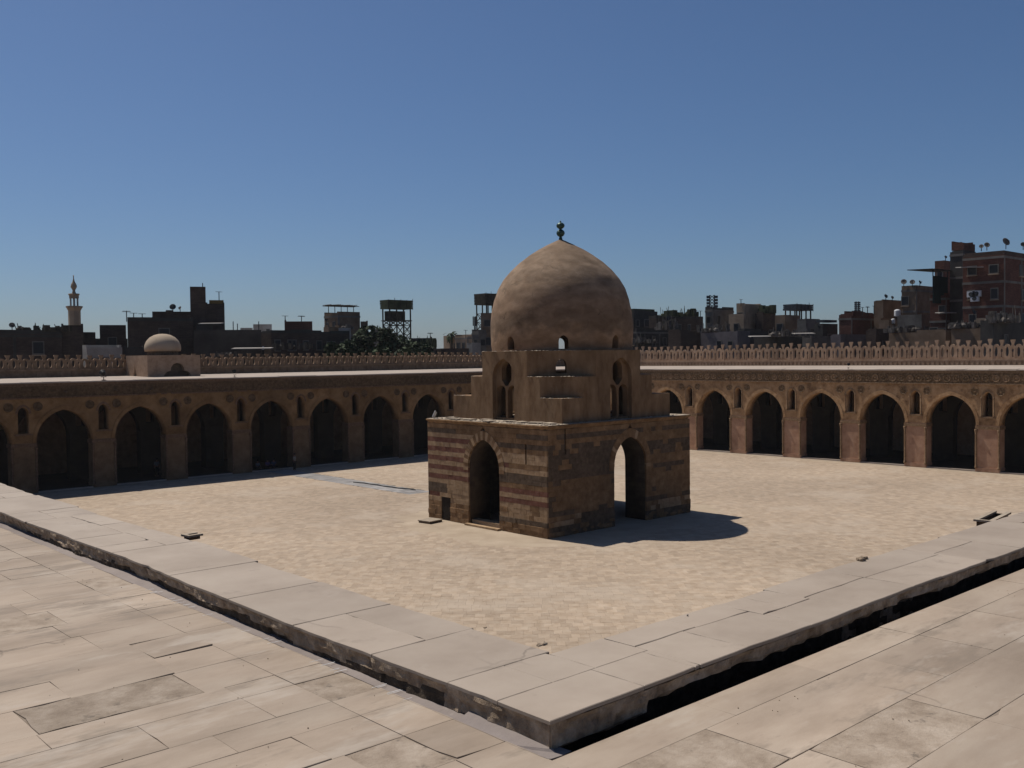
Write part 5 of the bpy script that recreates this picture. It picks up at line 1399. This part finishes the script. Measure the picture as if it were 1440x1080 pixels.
# ------------------------------------------------------------------ trees
LEAF = mat('leaf_green', [(.018, .032, .012), (.032, .052, .02), (.05, .075, .03)], scale=.8, bump=0, island=.35, big=.3, bigscale=.3, rough=.8)
BARK = mat('bark', [(.05, .038, .028), (.08, .062, .046)], scale=4)
def tree(label, p, zt, R, n, seed, sq=.8):
    rn = random.Random(seed); H = zt - p.z
    t = thing('tree', label, 'tree', p, 0, 'trees behind the left wall')
    b = MB(); b.tube((0, 0, 0), (.2, 0, H * .45), .3, 8, .2)
    for k in range(7):
        a = k * .9; b.tube((.2, 0, H * .42), (cos(a) * R * .55, sin(a) * R * .55, H * rn.uniform(.6, .85)), .12, 5, .04)
    obj('trunk', b, BARK, t)
    cl = []
    for k in range(26):
        a = rn.uniform(0, 2 * pi); rr = R * sqrt(rn.random()) * .85; z = H * rn.uniform(.42, .97)
        z -= (rr / R) ** 2 * H * .22
        cl.append((cos(a) * rr, sin(a) * rr, z, rn.uniform(.14, .3) * R))
    m = MB(); vs = []; fs = []
    for i in range(n):
        cx_, cy_, cz_, cr_ = rn.choice(cl)
        d = Vector((rn.gauss(0, 1), rn.gauss(0, 1), rn.gauss(0, 1))).normalized() * cr_ * rn.uniform(.55, 1.08)
        c_ = Vector((cx_ + d.x, cy_ + d.y, min(H, cz_ + d.z * sq))); s_ = rn.uniform(.22, .46)
        u = Vector((rn.gauss(0, 1), rn.gauss(0, 1), rn.gauss(0, .6))).normalized(); w_ = u.cross(Vector((rn.gauss(0, 1), rn.gauss(0, 1), rn.gauss(0, 1)))).normalized()
        k = len(vs); vs += [c_ - u * s_, c_ + w_ * s_ * .6, c_ + u * s_, c_ - w_ * s_ * .6]; fs.append((k, k + 1, k + 2, k + 3))
    m.add(vs, fs); obj('crown', m, LEAF, t)
for i, (px, yt, D, R, lab) in enumerate(((505, 466, 128, 3.6, 'leftmost dark green tree behind the left wall'), (528, 459, 126, 4.0, 'tallest dark tree left of the lattice tower'), (553, 464, 128, 3.8, 'dark tree in front of the lattice tower'), (578, 473, 127, 3.2, 'lower dark tree right of the lattice tower'), (492, 480, 124, 2.6, 'small dark bush tree at the left end of the trees'), (540, 478, 122, 3.4, 'low dark tree just over the crenels below the lattice tower'))):
    a = at(px, yt, D); zt = a.z; tree(lab, Vector((a.x, a.y, -.5)), zt, R * 1.7, 8000, 100 + i)
for px, yb, yt, D, lab in ((635, 478, 465, 210, 'small dusty palm behind the tan building'), ):
    a = at(px, yt, D); t = thing('palm_tree', lab, 'palm', (a.x, a.y, -.5)); h = a.z + .5 - 1.0
    b = MB(); b.tube((0, 0, 0), (0, 0, h), .3, 8, .2); obj('trunk', b, BARK, t)
    m = MB()
    for k in range(34):
        an = k * 2.4; el = random.uniform(-.5, 1.2); L = random.uniform(1.4, 2.1); q0 = Vector((0, 0, h)); prev = q0
        for j in range(4):
            d = Vector((cos(an) * cos(el), sin(an) * cos(el), sin(el))) * L / 4; nx = prev + d; sd = Vector((-sin(an), cos(an), 0)) * .18
            m.add([prev - sd, nx - sd, nx + sd, prev + sd], [(0, 1, 2, 3)]); prev = nx; el -= .45
    obj('fronds', m, LEAF, t)

# ------------------------------------------------------------------ dusty air over the city
hb = MB(); hb.box(-1850, 1850, -1850, 1850, -2.2, 42)
hm = bpy.data.materials.new('dusty_air'); hm.use_nodes = True; ht = hm.node_tree
for n in list(ht.nodes): ht.nodes.remove(n)
hv = ht.nodes.new('ShaderNodeVolumePrincipled'); ho = ht.nodes.new('ShaderNodeOutputMaterial')
hv.inputs['Color'].default_value = (.86, .88, .92, 1); hv.inputs['Density'].default_value = .00009; hv.inputs['Anisotropy'].default_value = .2
ht.links.new(hv.outputs[0], ho.inputs['Volume'])
tag(obj('haze', hb, hm), 'thin dusty air over the city', kind='stuff')

# ------------------------------------------------------------------ people
SKIN = mat('skin', [(.18, .10, .07), (.24, .14, .1)], bump=0); HAIR = mat('dark_hair', [(.01, .008, .007), (.02, .016, .014)], bump=0)
def skinned(name, verts, edges, radii, root=0, sub=1):
    me = bpy.data.meshes.new(name); me.from_pydata(verts, edges, []); o = bpy.data.objects.new(name, me); C.objects.link(o)
    md_ = o.modifiers.new('s', 'SKIN'); md_.use_smooth_shade = True
    if not me.skin_vertices: me.skin_vertices.new()
    for i, r in enumerate(radii):
        sv = me.skin_vertices[0].data[i]; sv.radius = (r, r) if not isinstance(r, tuple) else r; sv.use_root = (i == root)
    sb = o.modifiers.new('d', 'SUBSURF'); sb.levels = sub; sb.render_levels = sub
    dg = bpy.context.evaluated_depsgraph_get(); dg.update()
    r = bpy.data.meshes.new_from_object(o.evaluated_get(dg)); bpy.data.objects.remove(o); r.name = name
    return r
def person(label, p, rotz, top, bottom, seated=False, arms=0):
    t = thing('person', label, 'person', p, rotz)
    hz = .92 if not seated else .14
    def L(x, y, z): return (x, y, z)
    if not seated:
        V = [L(0, 0, .95), L(0, .01, 1.15), L(0, .01, 1.38), L(0, 0, 1.5), L(0, -.02, 1.58), L(0, -.02, 1.70),
             L(.18, 0, 1.42), L(.24, .02, 1.14), L(.25, -.06, .90), L(.25, -.08, .80), L(-.18, 0, 1.42), L(-.24, .02, 1.14), L(-.25, -.06, .90), L(-.25, -.08, .80),
             L(.10, 0, .88), L(.12, -.02, .48), L(.13, .03, .08), L(.14, -.12, .04), L(-.10, 0, .88), L(-.12, .0, .48), L(-.13, .06, .08), L(-.14, -.09, .04)]
    else:
        V = [L(0, 0, .16), L(0, -.02, .36), L(0, -.04, .58), L(0, -.05, .7), L(0, -.07, .78), L(0, -.08, .90),
             L(.18, -.04, .62), L(.26, -.12, .38), L(.18, -.34, .34), L(.12, -.42, .34), L(-.18, -.04, .62), L(-.26, -.12, .38), L(-.18, -.34, .34), L(-.12, -.42, .34),
             L(.10, -.04, .14), L(.32, -.42, .16), L(.05, -.58, .08), L(-.04, -.62, .06), L(-.10, -.04, .14), L(-.32, -.42, .16), L(-.05, -.52, .08), L(.06, -.56, .06)]
    E_ = [(0, 1), (1, 2), (2, 3), (3, 4), (4, 5), (2, 6), (6, 7), (7, 8), (8, 9), (2, 10), (10, 11), (11, 12), (12, 13), (0, 14), (14, 15), (15, 16), (16, 17), (0, 18), (18, 19), (19, 20), (20, 21)]
    R_ = [(.15, .11), (.14, .10), (.16, .11), .06, .085, .095, .065, .045, .034, .04, .065, .045, .034, .04, .09, .062, .042, .04, .09, .062, .042, .04]
    obj('body', skinned('body', V, E_, R_), SKIN, t)
    sh = [0, 1, 2, 6, 7, 10, 11]; mp = {v: i for i, v in enumerate(sh)}
    obj('shirt', skinned('shirt', [V[i] for i in sh], [(mp[a], mp[b]) for a, b in E_ if a in mp and b in mp], [(.175, .135), (.165, .125), (.18, .13), .085, .065, .085, .065]), top, t)
    tr = [0, 14, 15, 16, 18, 19, 20]; mp = {v: i for i, v in enumerate(tr)}
    obj('trousers', skinned('trousers', [V[i] for i in tr], [(mp[a], mp[b]) for a, b in E_ if a in mp and b in mp], [(.165, .13), .115, .085, .065, .115, .085, .065]), bottom, t)
    h = MB(); hc = V[5]; h.blob((hc[0], hc[1] + .02, hc[2] + .03), .115, amp=.05, sub=2); obj('hair', h.mesh('hair', smooth=True), HAIR, t)
def cloth(n, c): return mat(n, [tuple(k * .8 for k in c), c], bump=0, big=0)
c_pale, c_dark, c_blue, c_vio, c_grey = cloth('pale_cloth', (.30, .28, .25)), cloth('black_cloth', (.02, .02, .022)), cloth('navy_cloth', (.06, .075, .13)), cloth('violet_cloth', (.10, .07, .17)), cloth('grey_blue_cloth', (.13, .15, .18))
q = on_axis('Z', 0, 414.5, 661.5)
person('standing person in pale shirt and dark trousers by the pier in the left shade', (q.x, q.y, 0), .6, c_pale, c_dark)
for px, lab, tp, rz in ((362, 'person in grey blue sitting at the left side of the dark arch', c_grey, .2), (376, 'person in violet sitting in the middle of the dark arch', c_vio, .0), (385, 'person in navy sitting right of the one in violet', c_blue, -.4)):
    q = on_axis('Y', YF + .85, px, 660); person(lab, (q.x, q.y, .14), rz, tp, c_dark, seated=True)
# two small figures further inside the left arches
q = on_axis('Y', YF + 3, 220, 640); person('pale shirted person standing inside the second full arch from the left', (q.x, q.y, .14), 0, c_grey, c_dark)
